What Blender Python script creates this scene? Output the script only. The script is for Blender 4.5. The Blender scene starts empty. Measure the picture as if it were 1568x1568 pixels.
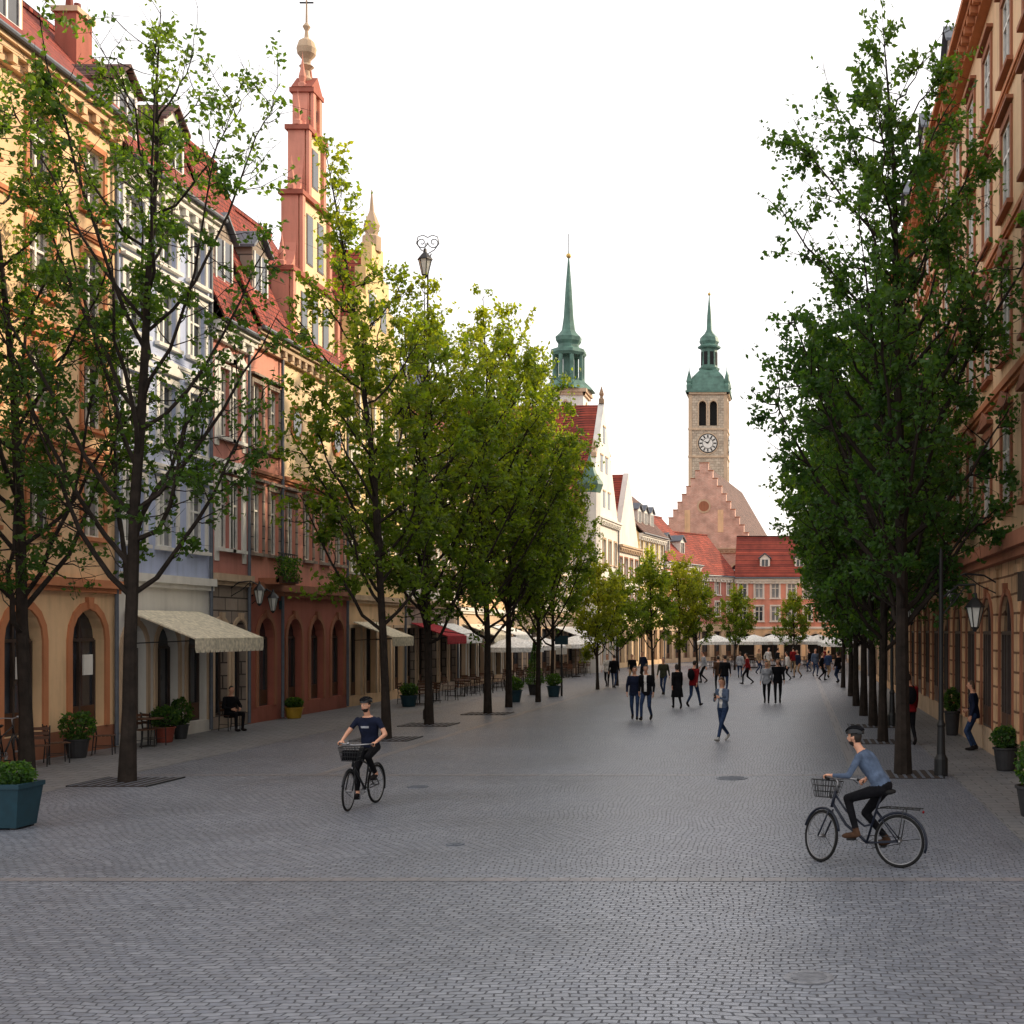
import bpy, math, random
import numpy as np
from mathutils import Vector, Matrix
random.seed(7); rng=np.random.default_rng(7)
F=2000.;VX=1220.;HY=965.;CH=3.0
def PX(px,y): return (px-VX)*y/F
def PZ(py,y): return CH+(HY-py)*y/F
def GY(py): return F*CH/(py-HY)
sc=bpy.context.scene
# ------------------------------------------------------------ materials
def srgb(r,g,b):
    f=lambda c:(c/255/12.92) if c/255<=.04045 else ((c/255+.055)/1.055)**2.4
    return (f(r),f(g),f(b))
class NT:
    def __init__(s,name):
        s.m=bpy.data.materials.new(name); s.m.use_nodes=True
        s.t=s.m.node_tree; s.t.nodes.clear()
        s.out=s.t.nodes.new('ShaderNodeOutputMaterial')
    def n(s,typ,**kw):
        nd=s.t.nodes.new(typ)
        for k,v in kw.items(): setattr(nd,k,v)
        return nd
    def l(s,a,b): s.t.links.new(a,b)
    def setin(s,nd,**kw):
        for k,v in kw.items(): nd.inputs[k.replace('_',' ')].default_value=v
    def math(s,op,a,b=None):
        nd=s.n('ShaderNodeMath',operation=op)
        for i,x in enumerate((a,b)):
            if x is None: continue
            if isinstance(x,(int,float)): nd.inputs[i].default_value=x
            else: s.l(x,nd.inputs[i])
        return nd.outputs[0]
    def mix(s,fac,a,b,blend='MIX'):
        nd=s.n('ShaderNodeMix',data_type='RGBA',blend_type=blend)
        for i,x in ((0,fac),(6,a),(7,b)):
            if isinstance(x,(int,float)): nd.inputs[i].default_value=x
            elif isinstance(x,tuple): nd.inputs[i].default_value=(*x[:3],1)
            else: s.l(x,nd.inputs[i])
        return nd.outputs[2]
    def ramp(s,x,stops):
        nd=s.n('ShaderNodeValToRGB'); e=nd.color_ramp.elements
        while len(e)<len(stops): e.new(.5)
        for i,(p,c) in enumerate(stops):
            e[i].position=p; e[i].color=(*c,1) if isinstance(c,tuple) else (c,c,c,1)
        s.l(x,nd.inputs[0]); return nd.outputs[0]
    def noise(s,vec,scale,detail=4,rough=.55):
        nd=s.n('ShaderNodeTexNoise'); s.setin(nd,Scale=scale,Detail=detail,Roughness=rough)
        s.l(vec,nd.inputs['Vector']); return nd
def pr(nt,rough=.8,metal=0,spec=.3):
    p=nt.n('ShaderNodeBsdfPrincipled'); p.inputs['Roughness'].default_value=rough
    p.inputs['Metallic'].default_value=metal; p.inputs['Specular IOR Level'].default_value=spec
    nt.l(p.outputs[0],nt.out.inputs[0]); return p
def bump(nt,h,strength,dist,p):
    b=nt.n('ShaderNodeBump'); b.inputs['Strength'].default_value=strength; b.inputs['Distance'].default_value=dist
    nt.l(h,b.inputs['Height']); nt.l(b.outputs[0],p.inputs['Normal'])
def plaster(name,col,var=.22,rough=.88):
    nt=NT(name); p=pr(nt,rough)
    g=nt.n('ShaderNodeNewGeometry').outputs['Position']
    a=nt.noise(g,.7,6,.6).outputs[0]
    mp=nt.n('ShaderNodeMapping'); mp.inputs['Scale'].default_value=(2.5,2.5,.25); nt.l(g,mp.inputs[0])
    b=nt.noise(mp.outputs[0],1.2,5,.6).outputs[0]
    s=nt.math('ADD',nt.math('MULTIPLY',a,.5),nt.math('MULTIPLY',b,.5))
    f=nt.ramp(s,[(.32,1-var*1.6),(.5,1-var*.4),(.68,1.06)])
    sep=nt.n('ShaderNodeSeparateXYZ'); nt.l(g,sep.inputs[0])
    gz=nt.math('ADD',sep.outputs[2],nt.math('MULTIPLY',a,1.2))
    gr=nt.ramp(nt.math('MULTIPLY',gz,.5),[(.2,.72),(.75,1.)])
    c=nt.mix(1.,nt.mix(1.,(*col,),f,'MULTIPLY'),gr,'MULTIPLY')
    nt.l(c,p.inputs['Base Color'])
    bump(nt,nt.noise(g,25,4).outputs[0],.25,.02,p); return nt.m
def blocks(name,c1,c2,mort,bw,rh,ms=.02,rough=.85,bs=.6,roof=False,spec=.3):
    nt=NT(name); p=pr(nt,rough,spec=spec)
    g=nt.n('ShaderNodeNewGeometry').outputs['Position']
    sep=nt.n('ShaderNodeSeparateXYZ'); nt.l(g,sep.inputs[0])
    u=nt.math('ADD',sep.outputs[0],sep.outputs[1])
    if roof: u=sep.outputs[1]
    cb=nt.n('ShaderNodeCombineXYZ'); nt.l(u,cb.inputs[0]); nt.l(sep.outputs[2],cb.inputs[1])
    bt=nt.n('ShaderNodeTexBrick'); nt.l(cb.outputs[0],bt.inputs[0])
    nt.setin(bt,Scale=1.,Color1=(*c1,1),Color2=(*c2,1),Mortar=(*mort,1)); bt.inputs['Mortar Size'].default_value=ms
    bt.inputs['Brick Width'].default_value=bw; bt.inputs['Row Height'].default_value=rh; bt.inputs['Mortar Smooth'].default_value=.3
    a=nt.noise(g,.9,6,.6).outputs[0]
    f=nt.ramp(a,[(.3,.62),(.7,1.12)])
    nt.l(nt.mix(1.,bt.outputs[0],f,'MULTIPLY'),p.inputs['Base Color'])
    h=nt.math('SUBTRACT',1.,bt.outputs['Fac'])
    if roof:
        fr=nt.math('FRACT',nt.math('DIVIDE',sep.outputs[2],rh))
        h=nt.math('ADD',nt.math('MULTIPLY',h,.4),nt.math('SUBTRACT',1.,fr))
    bump(nt,h,bs,.03,p); return nt.m
def simple(name,col,rough=.6,metal=0,spec=.4,var=.15,ns=6,bs=.1):
    nt=NT(name); p=pr(nt,rough,metal,spec)
    tc=nt.n('ShaderNodeTexCoord').outputs['Object']
    a=nt.noise(tc,ns,5).outputs[0]
    nt.l(nt.mix(1.,(*col,),nt.ramp(a,[(.3,1-var*1.5),(.7,1+var*.5)]),'MULTIPLY'),p.inputs['Base Color'])
    if bs: bump(nt,nt.noise(tc,ns*5,3).outputs[0],bs,.01,p)
    return nt.m
def cloth(name,col):
    nt=NT(name); p=pr(nt,.9,0,.15)
    tc=nt.n('ShaderNodeTexCoord').outputs['Object']
    a=nt.noise(tc,9,4)
    nt.l(nt.mix(1.,(*col,),nt.ramp(a.outputs[0],[(.3,.6),(.7,1.15)]),'MULTIPLY'),p.inputs['Base Color'])
    bump(nt,nt.noise(tc,14,3).outputs[0],.6,.03,p); return nt.m
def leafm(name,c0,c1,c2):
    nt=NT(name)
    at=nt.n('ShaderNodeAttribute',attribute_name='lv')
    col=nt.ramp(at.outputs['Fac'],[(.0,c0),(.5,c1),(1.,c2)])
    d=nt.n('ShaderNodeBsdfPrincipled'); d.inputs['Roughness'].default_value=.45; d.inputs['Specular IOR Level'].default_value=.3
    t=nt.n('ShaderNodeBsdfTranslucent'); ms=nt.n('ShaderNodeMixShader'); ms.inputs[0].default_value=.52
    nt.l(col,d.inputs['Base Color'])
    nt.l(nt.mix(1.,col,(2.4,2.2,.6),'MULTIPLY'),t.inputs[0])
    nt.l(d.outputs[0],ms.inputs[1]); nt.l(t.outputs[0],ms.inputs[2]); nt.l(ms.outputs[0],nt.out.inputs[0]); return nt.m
def glassm(name,col,rough=.06):
    nt=NT(name); p=pr(nt,rough,0,.7)
    g=nt.n('ShaderNodeNewGeometry').outputs['Position']
    a=nt.noise(g,.8,3).outputs[0]
    nt.l(nt.mix(1.,(*col,),nt.ramp(a,[(.35,.5),(.65,1.3)]),'MULTIPLY'),p.inputs['Base Color'])
    bump(nt,nt.noise(g,1.3,2).outputs[0],.12,.05,p); return nt.m
def cobble(name,c1,c2,mort,bw,rh,ms,rough,dist=.05,rot=0,wav=.25,bs=.9,spec=.5):
    nt=NT(name); p=pr(nt,rough,0,spec)
    g=nt.n('ShaderNodeNewGeometry').outputs['Position']
    n1=nt.noise(g,.22,2).outputs['Color']; n2=nt.noise(g,7.,2).outputs['Color']; n3=nt.noise(g,.9,2).outputs['Color']
    def off(v,c,k):
        s=nt.n('ShaderNodeVectorMath',operation='SUBTRACT'); nt.l(c,s.inputs[0]); s.inputs[1].default_value=(.5,.5,.5)
        q=nt.n('ShaderNodeVectorMath',operation='SCALE'); nt.l(s.outputs[0],q.inputs[0]); q.inputs['Scale'].default_value=k
        a=nt.n('ShaderNodeVectorMath',operation='ADD'); nt.l(v,a.inputs[0]); nt.l(q.outputs[0],a.inputs[1]); return a.outputs[0]
    v=off(off(off(g,n1,wav*2.5),n2,dist),n3,wav*.8)
    mp=nt.n('ShaderNodeMapping'); mp.inputs['Rotation'].default_value=(0,0,rot); nt.l(v,mp.inputs[0])
    bt=nt.n('ShaderNodeTexBrick'); nt.l(mp.outputs[0],bt.inputs[0])
    nt.setin(bt,Scale=1.,Color1=(*c1,1),Color2=(*c2,1),Mortar=(*mort,1)); bt.inputs['Mortar Size'].default_value=ms
    bt.inputs['Brick Width'].default_value=bw; bt.inputs['Row Height'].default_value=rh; bt.inputs['Mortar Smooth'].default_value=.6
    big=nt.noise(g,.35,6,.6).outputs[0]; sm=nt.noise(g,9,5,.6).outputs[0]
    f=nt.ramp(big,[(.3,.78),(.7,1.12)])
    f2=nt.ramp(sm,[(.3,.72),(.7,1.22)])
    nt.l(nt.mix(1.,nt.mix(1.,bt.outputs[0],f,'MULTIPLY'),f2,'MULTIPLY'),p.inputs['Base Color'])
    r=nt.math('ADD',nt.math('MULTIPLY',big,.12),rough-.06)
    nt.l(nt.math('ADD',r,nt.math('MULTIPLY',bt.outputs['Fac'],.3)),p.inputs['Roughness'])
    h=nt.math('ADD',nt.math('SUBTRACT',1.,bt.outputs['Fac']),nt.math('MULTIPLY',sm,.6))
    bump(nt,h,bs,.02,p); return nt.m

M={}
M['peach']=plaster('peach_plaster',srgb(234,196,152))
M['orange']=plaster('orange_trim',srgb(198,130,90))
M['lav']=plaster('lavender_plaster',srgb(180,190,218))
M['white']=plaster('white_plaster',srgb(224,220,212),.15)
M['roseb']=plaster('rose_plaster',srgb(188,126,114))
M['pink']=plaster('pink_plaster',srgb(216,148,128))
M['redb']=plaster('red_brown_plaster',srgb(166,98,82))
M['cream']=plaster('cream_plaster',srgb(240,210,168))
M['cream2']=plaster('cream_stone',srgb(228,192,152))
M['yellow']=plaster('yellow_plaster',srgb(230,202,146))
M['grey']=blocks('grey_rusticated_stone',srgb(164,148,134),srgb(146,132,120),srgb(84,76,70),.9,.4,.025)
M['rust']=blocks('cream_rusticated_stone',srgb(222,182,142),srgb(208,168,128),srgb(126,92,68),.95,.42,.03)
M['sand']=plaster('sandstone_trim',srgb(200,174,146))
M['brown']=plaster('brown_trim',srgb(160,106,80))
M['stone']=blocks('tower_stone',srgb(206,190,168),srgb(184,166,146),srgb(150,134,116),.6,.35,.02)
M['brickp']=blocks('hazed_brick',srgb(222,184,166),srgb(214,170,152),srgb(194,160,144),.3,.12,.012)  # church brick lightened, with distance haze put into its colour
M['tile']=blocks('red_roof_tiles',srgb(164,74,56),srgb(130,56,46),srgb(70,34,28),.24,.2,.02,roof=True,bs=.8)
M['tiled']=blocks('dark_roof_tiles',srgb(120,88,78),srgb(94,70,66),srgb(46,34,32),.24,.2,.02,roof=True,bs=.8)
M['slate']=simple('slate_metal',srgb(92,98,108),.5,0,.4)
M['steel']=simple('worn_cast_iron',srgb(128,130,136),.5,.3,.5,.3,14)
M['copper']=simple('green_copper',srgb(88,122,110),.6,0,.35,.3,1.2)
M['glass']=glassm('window_glass',(.035,.04,.05))
M['curt']=glassm('curtained_glass',(.22,.22,.22),.12)
M['fwhite']=simple('white_window_frame',srgb(225,222,214),.5)
M['fdark']=simple('dark_window_frame',srgb(70,58,52),.5)
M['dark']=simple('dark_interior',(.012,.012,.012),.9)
M['wood']=simple('door_wood',srgb(84,54,36),.6)
M['iron']=simple('black_iron',(.012,.013,.014),.5,0,.4)
M['tire']=simple('tyre_rubber',(.012,.012,.012),.8,0,.2)
M['chrome']=simple('bicycle_alloy',(.3,.3,.31),.4,.8)
M['bikeblk']=simple('black_frame_paint',(.010,.012,.015),.4,0,.35)
M['bikeblu']=simple('dark_blue_frame_paint',(.008,.012,.025),.4,0,.35)
M['lampglass']=simple('lamp_glass',(.6,.6,.55),.2,0,.6)
M['gold']=simple('gilding',(.6,.4,.12),.35,.8)
M['aw_cream']=cloth('cream_awning_cloth',srgb(226,216,192))
M['aw_red']=cloth('red_awning_cloth',srgb(150,40,48))
M['aw_white']=cloth('white_awning_cloth',srgb(230,230,226))
M['teal']=simple('teal_glaze',srgb(16,54,66),.6)
M['terra']=simple('terracotta',srgb(120,54,40),.7)
M['ypot']=simple('yellow_glaze',srgb(170,136,40),.5)
M['dpot']=simple('dark_pot',srgb(44,44,46),.6)
M['soil']=simple('soil',(.03,.02,.015),.95)
M['bark']=simple('bark',srgb(48,41,36),.9,0,.2,.35,5,.8)
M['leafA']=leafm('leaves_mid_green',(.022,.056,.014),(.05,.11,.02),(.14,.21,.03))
M['leafB']=leafm('leaves_fresh_sunlit',(.035,.075,.012),(.11,.175,.018),(.3,.33,.03))  # fresh green; brightest stop has sunlight on the crown tops painted in
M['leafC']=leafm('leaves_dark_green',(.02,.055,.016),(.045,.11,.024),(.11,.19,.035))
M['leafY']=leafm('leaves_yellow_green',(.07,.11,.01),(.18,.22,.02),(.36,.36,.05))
M['skin']=simple('skin',srgb(205,152,124),.5,0,.35,.08)
M['hair']=simple('dark_hair',(.02,.013,.009),.6)
M['hairb']=simple('brown_hair',(.09,.05,.025),.6)
M['eye']=simple('eye_dark',(.02,.015,.01),.2)
M['lip']=simple('lips',srgb(150,84,78),.5)
for k,c in dict(black=(18,18,22),navy=(26,32,52),jeans=(44,60,90),bluegrey=(84,98,120),red=(120,24,28),ltgrey=(160,162,168),beige=(160,136,108),white=(214,212,208),olive=(60,62,46),brown=(76,54,40),shoe=(34,30,30),wshoe=(170,168,164)).items():
    M['c_'+k]=cloth(k+'_cloth',srgb(*c))
M['cob']=cobble('granite_setts',(.14,.155,.19),(.205,.22,.255),(.05,.055,.068),.145,.09,.010,.40,.06,bs=.75,spec=.6,wav=.32)
M['slab']=cobble('pavement_slabs',(.15,.155,.165),(.19,.19,.195),(.07,.07,.075),.5,.32,.012,.5,.01,0,.03,.4)
M['band']=cobble('pale_paving_stones',(.19,.175,.18),(.165,.165,.175),(.1,.098,.1),.26,2.5,.008,.45,.01,0,.0,.3)

# ------------------------------------------------------------ geometry helpers
class G:
    def __init__(s): s.V=[];s.F=[];s.mi=[];s.mats=[];s.n=0
    def add(s,v,f,mat):
        m=M[mat]
        if m not in s.mats: s.mats.append(m)
        i=s.mats.index(m); o=s.n
        v=np.asarray(v,float).reshape(-1,3); s.V.append(v); s.n+=len(v)
        s.F.extend([tuple(int(a)+o for a in q) for q in f]); s.mi.extend([i]*len(f))
    def mesh(s,name,smooth=False):
        me=bpy.data.meshes.new(name)
        me.from_pydata(np.vstack(s.V).tolist(),[],s.F)
        for m in s.mats: me.materials.append(m)
        me.polygons.foreach_set('material_index',s.mi)
        if smooth: me.polygons.foreach_set('use_smooth',[True]*len(s.F))
        me.update(); return me
    def obj(s,name,smooth=False,mat=None,parent=None):
        me=s.mesh(name,smooth); o=bpy.data.objects.new(name,me); sc.collection.objects.link(o)
        if mat is not None: o.matrix_world=mat
        if parent: o.parent=parent
        return o
BOXF=[(0,3,2,1),(4,5,6,7),(0,1,5,4),(1,2,6,5),(2,3,7,6),(3,0,4,7)]
def boxv(x0,x1,y0,y1,z0,z1):
    return [(x0,y0,z0),(x1,y0,z0),(x1,y1,z0),(x0,y1,z0),(x0,y0,z1),(x1,y0,z1),(x1,y1,z1),(x0,y1,z1)]
def tube(P,R,seg=6,ref=None,cap=True,closed=False):
    P=np.asarray(P,float); n=len(P); R=np.broadcast_to(np.asarray(R,float),(n,))
    if closed: T=np.roll(P,-1,0)-np.roll(P,1,0)
    else: T=np.gradient(P,axis=0)
    T/=np.linalg.norm(T,axis=1,keepdims=True)+1e-12
    if ref is None:
        d=np.abs(P[-1]-P[0]); ref=np.eye(3)[int(np.argmin(d))]
    A=np.cross(T,ref); A/=np.linalg.norm(A,axis=1,keepdims=True)+1e-9; Bv=np.cross(T,A)
    an=np.arange(seg)*2*math.pi/seg
    V=P[:,None,:]+R[:,None,None]*(np.cos(an)[None,:,None]*A[:,None,:]+np.sin(an)[None,:,None]*Bv[:,None,:])
    f=[]
    for i in range(n if closed else n-1):
        j=(i+1)%n
        for k in range(seg):
            l=(k+1)%seg; f.append((i*seg+k,i*seg+l,j*seg+l,j*seg+k))
    if cap and not closed:
        f.append(tuple(range(seg))[::-1]); f.append(tuple((n-1)*seg+k for k in range(seg)))
    return V.reshape(-1,3),f
def sph(c,r,Rm=None,nu=12,nv=8):
    r=np.broadcast_to(np.asarray(r,float),(3,)); V=[(0,0,-1)]
    for j in range(1,nv):
        a=-math.pi/2+math.pi*j/nv
        for i in range(nu):
            b=2*math.pi*i/nu; V.append((math.cos(a)*math.cos(b),math.cos(a)*math.sin(b),math.sin(a)))
    V.append((0,0,1)); V=np.array(V)*r
    if Rm is not None: V=V@np.asarray(Rm).T
    V=V+np.asarray(c,float); f=[]
    for i in range(nu): f.append((0,1+(i+1)%nu,1+i))
    for j in range(nv-2):
        for i in range(nu):
            a=1+j*nu+i;b=1+j*nu+(i+1)%nu; f.append((a,b,b+nu,a+nu))
    L=len(V)-1
    for i in range(nu): f.append((L,1+(nv-2)*nu+i,1+(nv-2)*nu+(i+1)%nu))
    return V,f
def lathe(prof,seg=16,c=(0,0,0),rot=0.):
    V=[];f=[]
    for r,z in prof:
        for k in range(seg):
            a=rot+2*math.pi*k/seg; V.append((c[0]+r*math.cos(a),c[1]+r*math.sin(a),c[2]+z))
    n=len(prof)
    for i in range(n-1):
        for k in range(seg):
            l=(k+1)%seg; f.append((i*seg+k,i*seg+l,(i+1)*seg+l,(i+1)*seg+k))
    f.append(tuple(range(seg))[::-1]); f.append(tuple((n-1)*seg+k for k in range(seg)))
    return V,f

# ------------------------------------------------------------ buildings
class Bld:
    def __init__(s,name,p0,p1,N):
        s.name=name; s.o=np.array([p0[0],p0[1],0.]); d=np.array([p1[0]-p0[0],p1[1]-p0[1],0.])
        s.W=float(np.linalg.norm(d)); s.U=d/s.W; n=np.array([N[0],N[1],0.]); n-=s.U*n.dot(s.U); s.N=n/np.linalg.norm(n)
        s.parts={}
    def P(s,u,n,z): return s.o+s.U*u+s.N*n+np.array([0,0,z])
    def add(s,part,mat,pts,faces):
        g=s.parts.setdefault(part,G()); g.add([s.P(*p) for p in pts],faces,mat)
    def quad(s,part,mat,*pts): s.add(part,mat,pts,[tuple(range(len(pts)))])
    def box(s,part,mat,u0,u1,n0,n1,z0,z1): s.add(part,mat,boxv(u0,u1,n0,n1,z0,z1),BOXF)
    def prism(s,part,mat,uz,n0,n1):
        k=len(uz); pts=[(u,n0,z) for u,z in uz]+[(u,n1,z) for u,z in uz]
        s.add(part,mat,pts,[tuple(range(k)),tuple(range(k,2*k))[::-1]]+[(i,(i+1)%k,(i+1)%k+k,i+k) for i in range(k)])
    def prismu(s,part,mat,nz,u0,u1):
        k=len(nz); pts=[(u0,n,z) for n,z in nz]+[(u1,n,z) for n,z in nz]
        s.add(part,mat,pts,[tuple(range(k)),tuple(range(k,2*k))[::-1]]+[(i,(i+1)%k,(i+1)%k+k,i+k) for i in range(k)])
    def arcs(s,uc,zs,r,k=8): return [(uc-r*math.cos(math.pi*i/k),zs+r*math.sin(math.pi*i/k)) for i in range(k+1)]
    def finish(s):
        e=bpy.data.objects.new(s.name,None); sc.collection.objects.link(e)
        for p,g in s.parts.items(): g.obj(p,parent=e)
        return e
    def facade(s,bands,ops,nn=0.,u0=0.,u1=None):
        u1=s.W if u1 is None else u1
        us=sorted({u0,u1}|{round(o['u0'],4) for o in ops}|{round(o['u1'],4) for o in ops})
        for (z0,z1,mat) in bands:
            zs=sorted({z0,z1}|{z for o in ops for z in (round(o['z0'],4),round(o['z1'],4)) if z0<z<z1})
            for i in range(len(us)-1):
                for j in range(len(zs)-1):
                    cu=(us[i]+us[i+1])/2; cz=(zs[j]+zs[j+1])/2
                    if any(o['u0']<cu<o['u1'] and o['z0']<cz<o['z1'] for o in ops): continue
                    s.quad('walls',mat,(us[i],nn,zs[j]),(us[i+1],nn,zs[j]),(us[i+1],nn,zs[j+1]),(us[i],nn,zs[j+1]))
    def opening(s,o,nn=0.):
        u0,u1,z0,z1=o['u0'],o['u1'],o['z0'],o['z1']; d=o.get('d',.2); arch=o.get('arch',False)
        wm=o['wall']; tm=o.get('trim','white'); fm=o.get('frame','fwhite'); w=u1-u0; uc=(u0+u1)/2
        zs=z1-w/2 if arch else z1
        R='walls'
        s.quad(R,wm,(u0,nn,z0),(u0,nn-d,z0),(u0,nn-d,zs),(u0,nn,zs))
        s.quad(R,wm,(u1,nn,z0),(u1,nn-d,z0),(u1,nn-d,zs),(u1,nn,zs))
        s.quad(R,wm,(u0,nn,z0),(u1,nn,z0),(u1,nn-d,z0),(u0,nn-d,z0))
        if arch:
            A=s.arcs(uc,zs,w/2)
            for i in range(len(A)-1):
                a,b=A[i],A[i+1]
                s.quad(R,wm,(a[0],nn,a[1]),(b[0],nn,b[1]),(b[0],nn,z1),(a[0],nn,z1))
                s.quad(R,wm,(a[0],nn,a[1]),(b[0],nn,b[1]),(b[0],nn-d,b[1]),(a[0],nn-d,a[1]))
        else: s.quad(R,wm,(u0,nn,z1),(u1,nn,z1),(u1,nn-d,z1),(u0,nn-d,z1))
        kind=o.get('kind','win'); gm='curt' if random.random()<.3 else 'glass'
        if kind=='shop': gm='glass'
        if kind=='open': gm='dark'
        if kind=='door': gm='wood'
        gp=nn-d+.03
        s.quad('window_glass' if gm!='wood' else 'doors',gm,(u0,gp,z0),(u1,gp,z0),(u1,gp,z1),(u0,gp,z1))
        f=.065; a0,a1=gp+.004,gp+.06
        if kind!='open':
            P='window_frames'
            s.box(P,fm,u0+.002,u0+f,a0,a1,z0+.002,zs); s.box(P,fm,u1-f,u1-.002,a0,a1,z0+.002,zs)
            s.box(P,fm,u0+f,u1-f,a0,a1,z0+.002,z0+f)
            if arch:
                s.box(P,fm,u0+f,u1-f,a0,a1,zs-.04,zs+.04)
                s.box(P,fm,uc-.03,uc+.03,a0+.002,a1-.005,zs+.04,z1-.02)
            else: s.box(P,fm,u0+f,u1-f,a0,a1,z1-f,z1-.002)
            top=(zs-.04 if arch else z1-f)
            if w>.5: s.box(P,fm,uc-.04,uc+.04,a0+.002,a1+.012,z0+f,top)
            if w>1.6:
                for q in (-.25,.25): s.box(P,fm,uc+q*w-.025,uc+q*w+.025,a0+.002,a1,z0+f,top)
            if kind=='shop' and w>1: s.box(P,'wood',u0+f,uc-.04,a0+.003,a1+.006,z0+f,z0+f+.45); s.box(P,'wood',uc+.04,u1-f,a0+.003,a1+.006,z0+f,z0+f+.45)
            if not arch and kind=='win' and z1-z0>1.:
                zt=z0+(z1-z0)*.66
                s.box(P,fm,u0+f,uc-.04,a0+.003,a1+.004,zt-.03,zt+.03); s.box(P,fm,uc+.04,u1-f,a0+.003,a1+.004,zt-.03,zt+.03)
        sw=o.get('sur',.12)
        if sw:
            P='window_surrounds'; e=.004; pr_=.05
            s.box(P,tm,u0-sw,u0-e,nn-.01,nn+pr_,z0,zs); s.box(P,tm,u1+e,u1+sw,nn-.01,nn+pr_,z0,zs)
            if arch:
                A=s.arcs(uc,zs,w/2+e); B=s.arcs(uc,zs,w/2+sw)
                for i in range(len(A)-1):
                    s.prism(P,tm,[A[i],B[i],B[i+1],A[i+1]],nn-.01,nn+pr_)
                s.prism(P,tm,[(uc-.09,z1+.02),(uc-.13,z1+sw+.1),(uc+.13,z1+sw+.1),(uc+.09,z1+.02)],nn-.01,nn+pr_+.05)
            else: s.box(P,tm,u0-sw,u1+sw,nn-.01,nn+pr_+.002,z1+e,z1+sw)
        if kind=='win':
            s.box('sills',tm,u0-sw-.05,u1+sw+.05,nn-.01,nn+.14,z0-.1,z0-.003)
        hd=o.get('hood',0)
        if hd and not arch:
            zt=z1+sw+.003
            s.box('window_hoods',tm,u0-sw-.08,u1+sw+.08,nn-.01,nn+.16,zt+.08,zt+.16)
            if hd==2: s.prism('window_hoods',tm,[(u0-sw-.08,zt+.163),(u1+sw+.08,zt+.163),(uc,zt+.48)],nn-.01,nn+.15)
    def dormer(s,u,He,rh,dep,w=1.1,h=1.3,t=.2,roofm='slate',wm='white'):
        zsl=lambda n:He+rh*(.35-n)/(dep/2+.35)
        nf=.35-t*(dep/2+.35); zb=zsl(nf)-.05; zt=zb+h; nb=-dep/2
        s.box('dormers',wm,u-w/2,u+w/2,nb,nf,zb-.5,zt)
        s.box('window_glass','glass',u-w/2+.16,u+w/2-.16,nf-.01,nf+.004,zb+.2,zt-.12)
        for a,b,c,d in ((u-w/2+.1,u-w/2+.18,zb+.15,zt-.08),(u+w/2-.18,u+w/2-.1,zb+.15,zt-.08),(u-.03,u+.03,zb+.2,zt-.12)):
            s.box('window_frames','fwhite',a,b,nf-.01,nf+.04,c,d)
        s.box('window_frames','fwhite',u-w/2+.18,u+w/2-.18,nf-.01,nf+.045,zb+.12,zb+.2)
        s.prism('dormers',wm,[(u-w/2,zt+.002),(u+w/2,zt+.002),(u,zt+w*.42)],nb,nf-.03)
        for sg in (-1,1):
            s.prism('dormer_roofs',roofm,[(u+sg*(w/2+.15),zt-.04),(u+sg*(w/2+.15),zt+.05),(u,zt+w*.5+.06),(u,zt+w*.5-.02)],nb,nf+.14)
    def chimney(s,u,n,z0,z1,wm='redb'):
        s.box('chimney',wm,u-.4,u+.4,n-.3,n+.3,z0,z1); s.box('chimney','sand',u-.47,u+.47,n-.37,n+.37,z1+.002,z1+.15)
        for q in (-.2,.2):
            v,f=lathe([(.11,z1+.15),(.09,z1+.5)],8,(u+q,n,0)); s.add('chimney','terra',v,f)
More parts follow.
